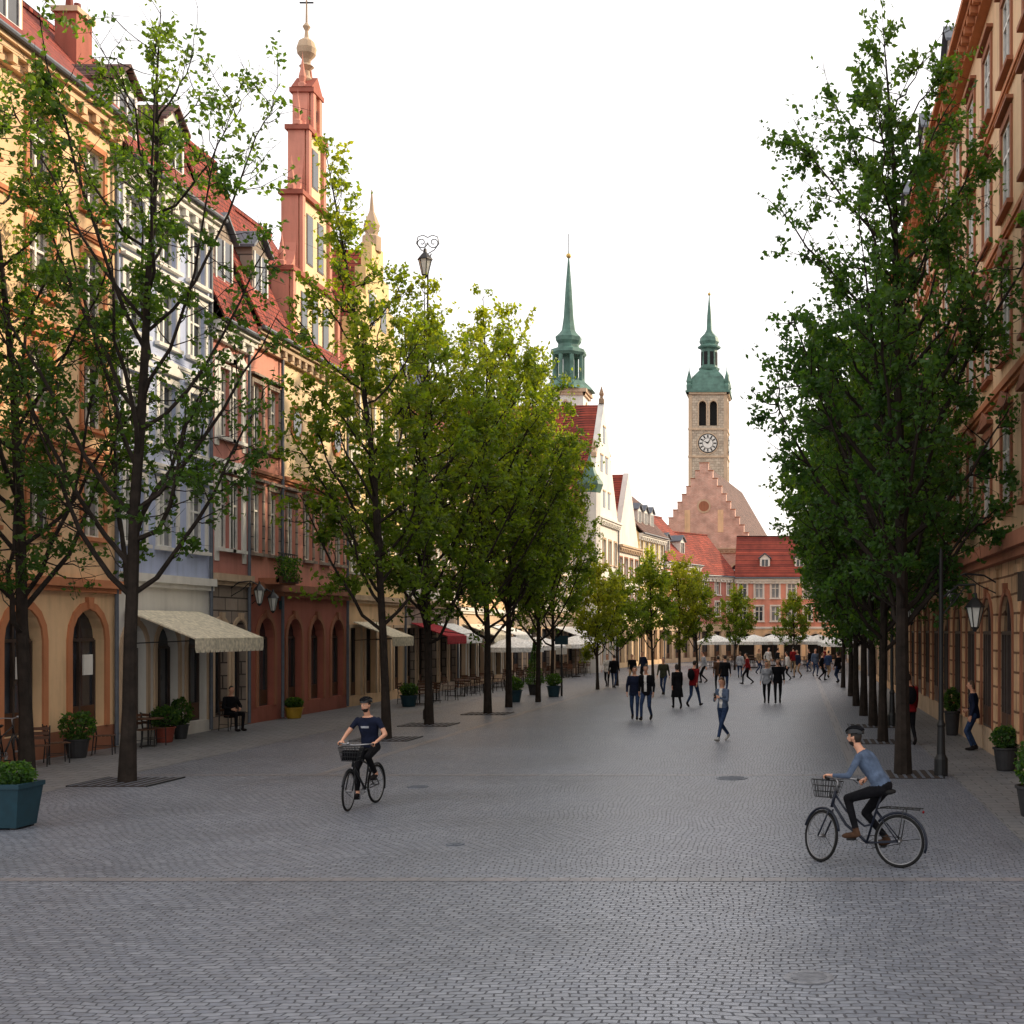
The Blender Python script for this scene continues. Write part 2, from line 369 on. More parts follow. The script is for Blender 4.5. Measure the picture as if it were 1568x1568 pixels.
def mkbuilding(name,p0,p1,N,depth,He,bands,rows,roof='side',rh=4.,rm='tile',side=None,trim='white',strings=(),dorm=(),chim=(),prof=None,fin=True,cornice=.4,extra=None,gwm=None):
    b=Bld(name,p0,p1,N); W=b.W; side=side or bands[-1][2]
    ops=[]
    for r in rows:
        n=r['n']; m0=r.get('m0',0.); m1=r.get('m1',0.); sp=(W-m0-m1)/n
        for i in range(n):
            if i in r.get('skip',()): continue
            uc=m0+sp*(i+.5)
            wm=[q[2] for q in bands if q[0]<=r['z']+.05<q[1]][0]
            cs=[uc] if not r.get('pair') else [uc-r['w']*.62,uc+r['w']*.62]
            for c in cs:
                o=dict(r); o.update(u0=round(c-r['w']/2,4),u1=round(c+r['w']/2,4),z0=r['z'],z1=round(r['z']+r['h'],4),wall=wm)
                o.setdefault('trim',trim); ops.append(o)
    b.facade(bands,ops)
    for o in ops: b.opening(o)
    e=.003
    for u in (e,W-e): b.quad('side_walls',side,(u,0,0),(u,-depth,0),(u,-depth,He),(u,0,He))
    b.quad('side_walls',side,(0,-depth,0),(W,-depth,0),(W,-depth,He),(0,-depth,He))
    for (z,h,pj,mt) in strings:
        b.box('string_courses',mt,.004,W-.004,-.01,pj,z,z+h); b.box('string_courses',mt,.004,W-.004,-.01,pj*.6,z-h*.6,z-.002)
    if cornice:
        c=cornice
        b.box('cornice',trim,.006,W-.006,-.01,c*.4,He-.55,He-.32); b.box('cornice',trim,.006,W-.006,-.01,c*.75,He-.318,He-.16); b.box('cornice',trim,.006,W-.006,-.01,c,He-.158,He-.002)
        k=int(W/.55)
        for i in range(k):
            u=(i+.5)*W/k; b.box('cornice',trim,u-.09,u+.09,c*.4,c*.72,He-.5,He-.322)
    if roof=='side':
        b.prismu('roof',rm,[(.42,He-.02),(.42,He+.12),(-depth/2,He+rh+.14),(-depth/2,He+rh)],.01,W-.01)
        b.prismu('roof',rm,[(-depth/2,He+rh),(-depth/2,He+rh+.14),(-depth-.3,He+.12),(-depth-.3,He-.02)],.01,W-.01)
        b.box('ridge',rm,.012,W-.012,-depth/2-.1,-depth/2+.1,He+rh+.08,He+rh+.22)
        for u in (.02,W-.02): b.quad('side_walls',side,(u,0,He),(u,-depth,He),(u,-depth/2,He+rh))
        v,f=tube([(0.01,.47,He),(W-.01,.47,He)],.07,8,ref=(0,0,1)); b.add('gutter','slate',v,f)
        for d in dorm: b.dormer(d[0],He,rh,depth,*d[1:])
    elif roof=='gable':
        pf=prof or [(0,He),(W,He),(W/2,He+rh)]
        b.prism('gable_wall',gwm or bands[-1][2],pf,-.45,-.004)
        for sg,ue in ((-1,-.01),(1,W+.01)):
            b.prism('roof',rm,[(ue,He-.12),(ue,He+.04),(W/2,He+rh-.1),(W/2,He+rh-.25)],-depth,-.46)
        b.quad('side_walls',side,(.02,-depth,He),(W-.02,-depth,He),(W/2,-depth,He+rh-.3))
    for (u,n,z0,z1) in chim: b.chimney(u,n,z0,z1)
    v,f=tube([(W-.18,.1,0.05),(W-.18,.1,He-.4)],.055,8,ref=(1,0,0)); b.add('downpipe','slate',v,f)
    if extra: extra(b)
    return b.finish() if fin else b
XL=-17.5
def awning(b,u0,u1,z,out,drop,mat):
    b.prismu('awning',mat,[(.06,z),(.06,z+.04),(out,z-drop+.04),(out,z-drop)],u0,u1)
    b.box('awning',mat,u0,u1,out-.015,out+.005,z-drop-.25,z-drop-.001)
    k=max(2,int((u1-u0)/.28))
    for i in range(k):
        a=u0+(u1-u0)*i/k; c=u0+(u1-u0)*(i+1)/k
        b.prism('awning',mat,[(a,z-drop-.252),(c,z-drop-.252),(c-.04,z-drop-.34),(a+.04,z-drop-.34)],out-.012,out+.002)
    for u in (u0+.05,u1-.05):
        v,f=tube([(u,.05,z-drop-.1),(u,out-.05,z-drop-.02)],.015,6); b.add('awning_arm','iron',v,f)
def wall_lantern(b,u,z,out=.8):
    t=[(u,.02,z+.1),(u,out*.3,z+.28),(u,out*.7,z+.32),(u,out,z+.18)]
    v,f=tube(t,.02,6,ref=(1,0,0)); b.add('wall_lantern','iron',v,f)
    v,f=tube([(u,.02,z-.15),(u,out*.4,z+.05),(u,out*.7,z+.3)],.014,6,ref=(1,0,0)); b.add('wall_lantern','iron',v,f)
    v,f=lathe([(.07,-.42),(.15,-.02)],6,(u,out,z+.05)); b.add('wall_lantern_glass','lampglass',v,f)
    v,f=lathe([(.19,0),(.12,.1),(.04,.18),(.02,.28)],6,(u,out,z+.035)); b.add('wall_lantern','iron',v,f)
    v,f=lathe([(.02,-.5),(.08,-.42)],6,(u,out,z+.048)); b.add('wall_lantern','iron',v,f)
    for k in range(6):
        a=k*math.pi/3
        v,f=tube([(u+.07*math.cos(a),out+.07*math.sin(a),z-.37),(u+.155*math.cos(a),out+.155*math.sin(a),z+.04)],.01,4); b.add('wall_lantern','iron',v,f)

# left row
g_r=dict(kind='shop',d=.3,frame='fdark')
def exA(b):
    for u in (9.45,12.2): b.box('plaque','white',u-.2,u+.2,.0,.04,1.9,2.4)
mkbuilding('peach_townhouse',(XL,20),(XL,33.6),(1,0),8,16,[(0,.6,'brown'),(.6,4.05,'peach'),(4.05,16,'peach')],
 [dict(z=.61,h=2.9,n=5,w=1.5,arch=True,sur=.2,trim='orange',**g_r)]+[dict(z=z,h=1.6,n=6,w=.95,sur=.13,trim='orange',hood=1 if z<9 else 0) for z in (5.3,8.0,10.75,13.35)],
 rh=4.0,trim='cream2',strings=[(4.05,.2,.22,'orange'),(7.4,.1,.1,'orange'),(10.1,.1,.1,'orange'),(12.7,.1,.1,'orange')],dorm=[(2,1.3,1.5,.2,'slate','cream'),(6,1.3,1.5,.2,'slate','cream'),(9.6,1.3,1.4,.18,'tile','cream')],chim=[(7.5,-3.2,17.5,20)],extra=exA)
def exB(b):
    awning(b,.3,4.6,3.5,1.9,.75,'aw_cream')
mkbuilding('lavender_townhouse',(XL,33.6),(XL,39),(1,0),7,15.2,[(0,4.3,'white'),(4.3,15.2,'lav')],
 [dict(z=.35,h=2.8,n=3,w=1.25,arch=True,sur=.15,trim='sand',**g_r)]+[dict(z=z,h=h,n=3,w=1.0,sur=.16,hood=hd) for z,h,hd in ((5.3,1.75,1),(8.1,1.75,2),(10.9,1.6,1),(13.1,1.35,0))],
 rh=4.6,rm='tile',trim='white',strings=[(4.3,.22,.2,'white'),(7.5,.08,.08,'white'),(10.4,.08,.08,'white'),(12.8,.08,.08,'white')],dorm=[(1.3,1.2,1.4,.2,'tiled','white'),(4.,1.2,1.4,.2,'tiled','white')],chim=[(2.7,-2.6,17,20)],extra=exB)
def exC(b):
    wall_lantern(b,1.35,4.2,.9)
    for z0,z1 in ((5.1,7.9),(8.6,11.4)):
        for a,c in ((.22,.52),(2.2,2.48)): b.box('window_surrounds','white',a,c,-.01,.03,z0,z1)
mkbuilding('rose_townhouse',(XL,39),(XL,41.7),(1,0),4.6,12.3,[(0,4.5,'grey'),(4.5,12.3,'roseb')],
 [dict(z=.4,h=2.9,n=2,w=.95,arch=True,sur=.14,trim='sand',**g_r)]+[dict(z=z,h=2.1,n=1,w=.7,pair=True,sur=.14,hood=2,trim='white') for z in (5.5,8.9)],
 rh=6,rm='tile',trim='white',strings=[(4.5,.22,.2,'sand'),(8.1,.1,.1,'white')],dorm=[(1.4,1.4,1.6,.22,'slate','grey')],extra=exC)
def exD(b):
    wall_lantern(b,.2,4.0,.7); b.box('balcony','brown',.7,2.1,.02,.7,4.5,4.7)
    for i in range(9): b.box('balcony_rail','iron',.75+i*.16,.77+i*.16,.66,.68,4.7,5.5)
    b.box('balcony_rail','iron',.7,2.1,.65,.69,5.5,5.54)
    b.box('street_sign','teal',2.3,2.68,.06,.09,3.7,4.0)
mkbuilding('pink_townhouse',(XL,41.7),(XL,44.4),(1,0),4.6,12.7,[(0,4.3,'redb'),(4.3,12.7,'pink')],
 [dict(z=.5,h=2.9,n=1,w=1.3,arch=True,sur=.18,trim='brown',**g_r)]+[dict(z=z,h=2.1,n=2,w=.75,sur=.13,hood=1,trim='grey') for z in (5.5,8.9)],
 rh=6,rm='tile',trim='sand',strings=[(4.3,.25,.25,'brown'),(8.1,.1,.12,'brown')],dorm=[(1.35,1.3,1.6,.2,'slate','grey')],extra=exD)
def exE(b):
    for (uc) in (1.2,3.2,5.2):
        v,f=lathe([(.5,0),(.5,.06)],20); V=[(uc+p[0],.0+p[2],10.2+p[1]*1.25) for p in v]; b.add('oculus_frame','orange',V,f)
        v,f=lathe([(.36,0),(.36,.08)],20); V=[(uc+p[0],.0+p[2],10.2+p[1]*1.25) for p in v]; b.add('oculus_glass','glass',V,f)
    c=2.9
    lev=[(12.7,15.4,2.3),(15.6,18.3,1.45),(18.5,20.8,.85),(21.0,22.3,.42)]
    for z0,z1,hw in lev:
        b.box('gable','pink',c-hw,c+hw,-.6,-.0,z0,z1); b.box('gable','cream',c-hw+.1,c+hw-.1,-.3,.05,z0,z1)
        b.box('gable_trim','redb',c-hw-.1,c+hw+.1,-.68,.2,z1+.002,z1+.17)
        for sg in (-1,1):
            u=c+sg*(hw-.12); b.box('gable_trim','pink',u-.12,u+.12,.052,.16,z0,z1)
            v,f=lathe([(.16,0),(.16,.15),(.09,.2),(.14,.4),(.08,.65),(.02,1.05),(.0,1.3)],8,(c+sg*(hw-.02),-.25,z1+.17)); b.add('gable_obelisks','pink',v,f)
        for i in range(max(1,int(hw*1.5))):
            kk=max(1,int(hw*1.5)); u=c+(i-(kk-1)/2)*1.05; ww=min(.3,hw*.4)
            b.box('gable_windows','fdark',u-ww,u+ww,.05,.07,z0+.45,z1-.45); b.box('gable_windows','glass',u-ww+.06,u+ww-.06,.06,.08,z0+.5,z1-.5)
    for sg in (-1,1):
        for (z,h0,h1) in ((15.6,2.25,1.45),(18.5,1.4,.85),(21.,.8,.42)):
            pts=[(c+sg*(h0+.0),z+.0)]+[(c+sg*(h1+(h0-h1)*(1-math.sin(t))),z+1.4*(1-math.cos(t))) for t in np.linspace(.2,1.57,6)]+[(c+sg*h1,z)]
            b.prism('gable_scrolls','pink',pts,-.45,-.05)
    b.prism('gable_pediment','redb',[(c-.55,22.47),(c+.55,22.47),(c,23.0)],-.6,.15)
    v,f=lathe([(.2,0),(.24,.12),(.13,.25),(.1,.45),(.26,.6),(.12,.72),(.16,.85),(.32,1.05),(.35,1.25),(.27,1.5),(.08,1.65),(.06,1.9),(.14,2.05),(.04,2.2),(.02,3.6)],14,(c,-.25,22.8)); b.add('finial','sand',v,f)
    b.box('finial_cross','iron',c-.02,c+.02,-.5,-.0,25.7,25.75)
mkbuilding('ornate_gabled_house',(XL,44.4),(XL,50.8),(1,0),6,12.7,[(0,4.3,'redb'),(4.3,8.1,'pink'),(8.1,12.7,'cream')],
 [dict(z=.5,h=2.9,n=3,w=1.3,arch=True,sur=.18,trim='brown',**g_r)]+[dict(z=5.5,h=2.1,n=4,w=.75,sur=.13,hood=1,trim='grey')],
 rh=5.5,rm='tile',trim='sand',strings=[(4.3,.25,.25,'brown'),(8.1,.14,.15,'orange')],extra=exE)
def stepprof(W,He,rh,n=5):
    L=[]
    for i in range(n):
        u=W/2*i/n; L+= [(u,He+rh*i/n),(u,He+rh*(i+1)/n)]
    R=[(W-u,z) for u,z in L][::-1]
    return [(0,He)]+L[1:]+R[:-1]+[(W,He)]
def exF(b):
    W=b.W
    for z,n in ((13.2,3),(15.6,2)):
        for i in range(n):
            u=W/2+(i-(n-1)/2)*1.5; b.box('gable_windows','glass',u-.35,u+.35,-.003,.02,z,z+1.2); b.box('gable_windows','white',u-.45,u+.45,-.003,.06,z+1.2,z+1.32)
    v,f=lathe([(.4,0),(.4,.6),(.25,.7),(.35,1.1),(.1,1.7),(.02,2.6)],8,(W/2,-.25,18.8)); b.add('finial','sand',v,f)
    awning(b,.6,3.4,3.3,1.6,.6,'aw_cream')
mkbuilding('stepped_gable_house',(XL,50.8),(XL,58.3),(1,0),9,13,[(0,4.2,'cream2'),(4.2,13,'yellow')],
 [dict(z=.4,h=2.7,n=4,w=1.3,sur=.12,trim='sand',**g_r)]+[dict(z=z,h=1.9,n=4,w=.9,sur=.14,hood=1,trim='white') for z in (5.3,8.1,10.6)],
 roof='gable',rh=6,rm='tile',prof=stepprof(7.5,13,6),trim='sand',strings=[(4.2,.2,.2,'sand')],extra=exF,cornice=.3)
def exF2(b): awning(b,.8,4.2,3.3,1.7,.6,'aw_red'); awning(b,5,8.2,3.3,1.5,.6,'aw_white')
mkbuilding('white_townhouse',(XL,58.3),(XL,67.3),(1,0),8,12.5,[(0,4.2,'grey'),(4.2,12.5,'white')],
 [dict(z=.4,h=2.7,n=5,w=1.3,sur=.12,trim='sand',**g_r)]+[dict(z=z,h=1.8,n=5,w=.9,sur=.14,hood=1,trim='sand') for z in (5.2,7.9,10.4)],
 rh=4.5,rm='tile',trim='sand',strings=[(4.2,.2,.2,'sand')],dorm=[(2,),(4.5,),(7,)],extra=exF2)
def exF3(b): awning(b,1,5,3.3,1.7,.6,'aw_cream'); awning(b,6.2,10.5,3.3,1.7,.6,'aw_white')
mkbuilding('apricot_townhouse',(XL,67.3),(XL,79.5),(1,0),8,12,[(0,4.,'sand'),(4.,12,'peach')],
 [dict(z=.4,h=2.7,n=6,w=1.4,sur=.12,trim='white',**g_r)]+[dict(z=z,h=1.7,n=6,w=.95,sur=.14,trim='white',hood=1) for z in (5.1,7.6,10.)],
 rh=4.2,rm='tile',trim='white',strings=[(4.,.2,.2,'white')],dorm=[(2,),(6,),(10,)],chim=[(4,-3,13,17)],extra=exF3)
mkbuilding('grey_townhouse',(XL,79.5),(-14.8,93),(1,0),8,11.5,[(0,4.,'grey'),(4.,11.5,'white')],
 [dict(z=.4,h=2.7,n=6,w=1.4,sur=.12,trim='sand',**g_r)]+[dict(z=z,h=1.6,n=7,w=.95,sur=.14,trim='sand') for z in (5.,7.4,9.5)],
 rh=4.2,rm='tile',trim='sand',strings=[(4.,.2,.2,'sand')],dorm=[(3,),(8,)],extra=lambda b:awning(b,7,12,3.2,1.8,.6,'aw_white'))
def exG(b):
    W=b.W
    for z,n in ((12.2,3),(14.8,2),(17,1)):
        for i in range(n):
            u=W/2+(i-(n-1)/2)*1.7; b.box('gable_windows','glass',u-.35,u+.35,-.003,.02,z,z+1.2); b.box('gable_windows','sand',u-.45,u+.45,-.003,.06,z+1.2,z+1.32)
    for sg in (0,1):
        for t in (0,.5,1.):
            u=(W/2)*t if sg==0 else W-(W/2)*t
            v,f=lathe([(.22,0),(.22,.3),(.1,.5),(.2,.7),(.02,1.3)],6,(u,-.2,11.4+8.6*t)); b.add('pinnacles','sand',v,f)
mkbuilding('white_gabled_house',(-14.8,93),(-14.1,103),(1,0),14,11.4,[(0,4.,'white'),(4.,11.4,'white')],
 [dict(z=.4,h=2.7,n=5,w=1.3,sur=.12,trim='sand',**g_r)]+[dict(z=z,h=1.8,n=5,w=.9,sur=.14,trim='sand') for z in (5.,8.)],
 roof='gable',rh=8.6,rm='tile',trim='white',strings=[(4.,.2,.2,'sand')],extra=exG,side='white')
mkbuilding('small_gabled_house',(-14.1,103),(-13.3,110),(1,0),12,9.8,[(0,3.8,'cream'),(3.8,9.8,'white')],
 [dict(z=.4,h=2.6,n=3,w=1.4,sur=.12,trim='sand',**g_r)]+[dict(z=z,h=1.6,n=4,w=.9,sur=.12,trim='brown') for z in (4.6,7.2)],
 roof='gable',rh=6.,rm='tile',trim='sand',gwm='white')
mkbuilding('yellow_townhouse',(-13.3,110),(-12,118),(1,0),8,11.2,[(0,3.8,'cream2'),(3.8,11.2,'yellow')],
 [dict(z=.4,h=2.6,n=4,w=1.3,sur=.12,trim='sand',**g_r)]+[dict(z=z,h=1.6,n=5,w=.85,sur=.12,trim='white') for z in (4.6,6.9,9)],
 rh=4.4,rm='tiled',trim='white',dorm=[(2,),(4.,),(6,)])
mkbuilding('tiled_townhouse',(-12,118),(-9.4,126),(1,-.2),8,9.2,[(0,3.6,'sand'),(3.6,9.2,'pink')],
 [dict(z=.4,h=2.5,n=4,w=1.3,sur=.12,trim='sand',**g_r)]+[dict(z=z,h=1.5,n=5,w=.8,sur=.12,trim='white') for z in (4.4,6.8)],
 rh=4.6,rm='tile',trim='white',dorm=[(2,),(5.5,)])
mkbuilding('corner_townhouse',(-9.4,126),(-6.2,131),(1,-.5),7,8.3,[(0,3.6,'sand'),(3.6,8.3,'roseb')],
 [dict(z=.4,h=2.5,n=3,w=1.2,sur=.12,trim='sand',**g_r)]+[dict(z=z,h=1.4,n=3,w=.8,sur=.12,trim='white') for z in (4.4,6.5)],
 rh=4.2,rm='tile',trim='white')
mkbuilding('pink_end_house',(-6.2,130.5),(10,130.5),(0,-1),8,8.2,[(0,3.2,'cream2'),(3.2,8.2,'pink')],
 [dict(z=.05,h=2.6,n=7,w=1.6,arch=True,sur=.14,trim='sand',kind='open',d=1.2)]+[dict(z=z,h=1.5,n=10,w=.8,sur=.14,trim='white') for z in (3.9,6.2)],
 rh=4.3,rm='tile',trim='white',strings=[(3.2,.15,.15,'white')],dorm=[(3.,1.,1.,.25,'slate','white'),(6.5,1.,1.,.25,'slate','white'),(10,1.,1.,.25,'slate','white')],chim=[(9,-4,11.5,13.5)])
mkbuilding('tall_back_house',(-20,112),(-15.5,134),(1,0),10,15.2,[(0,15.2,'white')],
 [dict(z=z,h=1.5,n=9,w=.9,sur=.1,trim='sand') for z in (10.4,12.7)],rh=4.2,rm='tiled',trim='sand',dorm=[(4,),(9,),(14,)],chim=[(6,-5,17,21),(12,-5,17,21),(18,-5,17,20.5)])
mkbuilding('spired_church_nave',(-30,128),(-21,128),(0,-1),20,17,[(0,17,'white')],[dict(z=11,h=3.5,n=3,w=1,arch=True,sur=.15,trim='sand')],roof='gable',rh=6,rm='tile',trim='sand')

# church with stepped brick gable
def exCh(b):
    W=b.W
    for i,(u,z,h) in enumerate([(W/2-1.8,13.5,2.4),(W/2+1.8,13.5,2.4)]):
        b.box('blind_niches','cream2',u-.3,u+.3,-.003,.03,z,z+h)
    v,f=lathe([(.75,0),(.75,.06)],20); b.add('rose_window','sand',[(W/2+p[0],p[2]-.003,16.3+p[1]) for p in v],f)
    v,f=lathe([(.55,0),(.55,.09)],20); b.add('rose_window','brown',[(W/2+p[0],p[2]-.003,16.3+p[1]) for p in v],f)
    n=11
    for i in range(n):
        for sg in (-1,1):
            u=W/2+sg*(W/2)*(1-(i)/n); z=11.8+9.2*(i)/n
            b.box('gable_steps','brickp',min(u,u-sg*.47),max(u,u-sg*.47),-.46,.02,z-.3,z+.75); b.box('gable_step_caps','brown',min(u+sg*.04,u-sg*.5),max(u+sg*.04,u-sg*.5),-.5,.06,z+.752,z+.84)
mkbuilding('brick_gabled_church',(-15.2,140.6),(-4.7,139.6),(0,-1),30,11.8,[(0,11.8,'brickp')],[dict(z=5,h=5,n=3,w=1.1,arch=True,sur=.2,trim='sand')],
 roof='gable',rh=9.2,rm='tiled',trim='sand',extra=exCh,side='brickp')

# clock tower
def clocktower():
    cx,cy=PX(1084,180),182.7; h=2.6; top=36.
    b=Bld('clock_tower',(cx-h,180),(cx+h,180),(0,-1)); W=2*h
    def face(bb,W):
        ops=[]
        for uc in (W/2-.75,W/2+.75): ops.append(dict(u0=uc-.5,u1=uc+.5,z0=31.2,z1=34.6,arch=True,wall='stone',kind='open',d=.6,sur=.15,trim='sand'))
        ops.append(dict(u0=W/2-.3,u1=W/2+.3,z0=24.,z1=25.6,arch=True,wall='stone',sur=.12,trim='sand'))
        bb.facade([(0,top,'stone')],ops)
        for o in ops: bb.opening(o)
        for z in (22.6,26.8,30.6): bb.box('string_courses','sand',-.12,W+.12,.0,.14,z,z+.25)
        bb.box('cornice','sand',-.3,W+.3,.0,.3,35.5,35.75); bb.box('cornice','copper',-.45,W+.45,-.02,.48,35.752,36.0)
        for u0,u1 in ((-.08,.4),(W-.4,W+.08)): bb.box('quoins','sand',u0,u1,.0,.06,.0,35.4)
        def disc(r,n0,n1,m,pn,seg=32):
            v,f=lathe([(r,n0),(r,n1)],seg); bb.add(pn,m,[(W/2+p[0],p[2],28.75+p[1]) for p in v],f)
        disc(1.5,0,.1,'sand','clock_rim'); disc(1.35,0,.13,'iron','clock_rim'); disc(1.2,0,.15,'white','clock_dial')
        disc(.76,0,.165,'iron','clock_dial'); disc(.68,0,.18,'white','clock_dial')
        for k in range(12):
            a=k*math.pi/6; c,s_=math.cos(a),math.sin(a)
            q=[(W/2+c*r-s_*w,28.75+s_*r+c*w) for r,w in ((.8,.09),(1.15,.09),(1.15,-.09),(.8,-.09))]
            bb.prism('clock_numerals','iron',q,.15,.19)
        for a,l,w in ((math.radians(150),.7,.11),(math.radians(60),1.1,.08)):
            c,s_=math.cos(a),math.sin(a)
            bb.prism('clock_hands','iron',[(W/2-s_*w,28.75+c*w),(W/2+c*l,28.75+s_*l),(W/2+s_*w,28.75-c*w)],.2,.24)
    face(b,W)
    e=b.finish()
    for nm,p0,p1,N in (('east',(cx+h,180),(cx+h,185.2),(1,0)),('west',(cx-h,180),(cx-h,185.2),(-1,0)),('north',(cx-h,185.2),(cx+h,185.2),(0,1))):
        b2=Bld('x',p0,p1,N); face(b2,b2.W)
        for p,g in b2.parts.items(): g.obj(p+'_'+nm,parent=e)
    g=G()
    r2=math.sqrt(2)
    v,f=lathe([(2.95*r2,36.),(2.75*r2,36.5),(2.4*r2,37.2),(2.1*r2,38.1),(1.45*r2,38.9),(1.1*r2,39.3)],4,(cx,cy,0),math.pi/4); g.add(v,f,'copper')
    v,f=lathe([(1.4,39.3),(1.5,39.6),(1.2,39.7),(1.15,42.2),(1.6,42.4),(1.65,42.6),(1.2,42.9),(1.4,43.3),(1.25,43.9),(.65,44.5),(.38,45.0),(.3,47.),(.1,49.2),(.03,50.5)],8,(cx,cy,0)); g.add(v,f,'copper')
    for k in range(8):
        a=(k+.5)*math.pi/4; R=Matrix.Rotation(a,3,'Z')
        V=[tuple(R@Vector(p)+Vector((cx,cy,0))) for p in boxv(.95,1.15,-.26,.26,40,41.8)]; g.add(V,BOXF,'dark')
    for sx in (-1,1):
        for sy in (-1,1):
            v,f=lathe([(.35,36.),(.4,36.8),(.3,37.),(.42,37.3),(.28,37.9),(.06,38.8),(.02,39.6)],8,(cx+sx*2.6,cy+sy*2.6,0)); g.add(v,f,'copper')
    v,f=sph((cx,cy,50.0),.22); g.add(v,f,'gold')
    g.obj('copper_roof',parent=e)
clocktower()
def spire():
    Y=140.; cx=PX(866,Y); h=1.9; zt=PZ(592,Y)
    b=Bld('green_spired_church_tower',(cx-h,Y),(cx+h,Y),(0,-1)); W=2*h
    for nm,p0,p1,N in (('south',(cx-h,Y),(cx+h,Y),(0,-1)),('east',(cx+h,Y),(cx+h,Y+3.8),(1,0)),('west',(cx-h,Y),(cx-h,Y+3.8),(-1,0)),('north',(cx-h,Y+3.8),(cx+h,Y+3.8),(0,1))):
        b2=Bld('x',p0,p1,N)
        ops=[dict(u0=W/2-.4,u1=W/2+.4,z0=zt-4,z1=zt-1.6,arch=True,wall='white',kind='open',d=.5,sur=.12,trim='sand')]
        b2.facade([(0,zt,'white')],ops); b2.opening(ops[0])
        b2.box('cornice','sand',-.2,W+.2,0,.2,zt-.9,zt-.6); b2.box('cornice','sand',-.35,W+.35,-.02,.38,zt-.598,zt-.2); b2.box('cornice','sand',-.1,W+.1,0,.12,zt-6,zt-5.7)
        for p,g in b2.parts.items():
            b.parts[p+'_'+nm]=g
    e=b.finish(); g=G(); cy=Y+1.9
    Z=lambda py:PZ(py,Y)
    v,f=lathe([(3.0,zt-.2),(2.8,zt+.05),(1.9,Z(580))],8,(cx,cy,0),math.pi/8); g.add(v,f,'copper')
    for k in range(8):
        a=(k+.5)*math.pi/4; v,f=tube([(cx+1.55*math.cos(a),cy+1.55*math.sin(a),Z(582)),(cx+1.55*math.cos(a),cy+1.55*math.sin(a),Z(536))],.24,6); g.add(v,f,'copper')
    v,f=lathe([(.6,Z(582)),(.6,Z(536))],8,(cx,cy,0)); g.add(v,f,'copper')
    v,f=lathe([(1.65,Z(582)),(1.7,Z(576))],8,(cx,cy,0)); g.add(v,f,'copper')
    v,f=lathe([(1.8,Z(540)),(2.0,Z(536)),(1.9,Z(531)),(1.2,Z(527)),(1.15,Z(522)),(1.4,Z(517)),(1.45,Z(511)),(1.0,Z(505)),(.75,Z(500)),(.55,Z(480)),(.33,Z(430)),(.08,Z(388)),(.03,Z(372))],8,(cx,cy,0),math.pi/8); g.add(v,f,'copper')
    v,f=sph((cx,cy,Z(384)),.28); g.add(v,f,'gold'); v,f=tube([(cx,cy,Z(376)),(cx,cy,Z(350))],.04,6); g.add(v,f,'iron')
    g.obj('copper_spire',parent=e)
spire()
def turret():
    g=G(); Y=92.; cx=PX(914,Y)
    v,f=lathe([(.75,0),(.75,PZ(755,Y))],8,(cx-.5,Y,0)); g.add(v,f,'white')
    v,f=lathe([(.75,PZ(755,Y)+.01),(.95,PZ(742,Y)),(.9,PZ(738,Y)),(.5,PZ(725,Y)),(.1,PZ(700,Y)),(.02,PZ(690,Y))],8,(cx-.5,Y,0)); g.add(v,f,'copper'); g.obj('corner_turret')
turret()
# right row
def exR1(b):
    for i in range(0,15):
        u=1.467*2*i
        if u<b.W: b.box('pilasters','rust',max(.01,u-.25),u+.25,-.01,.05,.6,4.4)
    for u in (14.5,21): wall_lantern(b,u,4.0,1.1)
    b.box('street_sign','fdark',b.W-33.6,b.W-33.0,.1,.14,3.6,4.2)
XR=4.7
mkbuilding('cream_palace',(XR,16),(XR,60),(-1,0),12,18.7,[(0,.6,'sand'),(.6,4.7,'rust'),(4.7,18.7,'cream2')],
 [dict(z=.61,h=3.2,n=15,w=1.75,arch=True,sur=.14,trim='brown',kind='shop',d=.1,frame='fdark')]+[dict(z=z,h=h,n=15,w=1.25,sur=.17,hood=hd,trim='brown',d=.1) for z,h,hd in ((5.7,2.,2),(9.1,2.,2),(12.4,1.9,1),(15.5,1.7,1))],
 rh=5,rm='tile',trim='orange',strings=[(4.7,.3,.35,'brown'),(8.4,.15,.15,'orange'),(11.8,.12,.12,'orange'),(15.,.1,.1,'orange')],dorm=[(18,1.5,2.2,.06,'slate','grey'),(25,1.5,2.2,.06,'slate','grey'),(33,1.6,2.6,.06,'slate','grey'),(41,1.6,2.8,.06,'slate','grey')],extra=exR1,cornice=.6)
mkbuilding('yellow_palace',(XR,60),(XR,84),(-1,0),12,17,[(0,4.4,'rust'),(4.4,17,'yellow')],
 [dict(z=.4,h=3.1,n=8,w=1.5,arch=True,sur=.16,trim='sand',kind='shop',d=.1,frame='fdark')]+[dict(z=z,h=1.9,n=8,w=1.1,sur=.17,hood=1,trim='white',d=.1) for z in (5.5,8.6,11.6,14.2)],
 rh=5,rm='tile',trim='white',strings=[(4.4,.3,.3,'sand')])
mkbuilding('peach_corner_house',(XR,84),(XR,122),(-1,0),12,13.5,[(0,4.,'sand'),(4.,13.5,'peach')],
 [dict(z=.4,h=2.8,n=12,w=1.5,arch=True,sur=.16,trim='white',**g_r)]+[dict(z=z,h=1.7,n=12,w=1.1,sur=.15,trim='white') for z in (5.1,7.8,10.5)],
 rh=5,rm='tile',trim='white',strings=[(4.,.3,.3,'sand')])

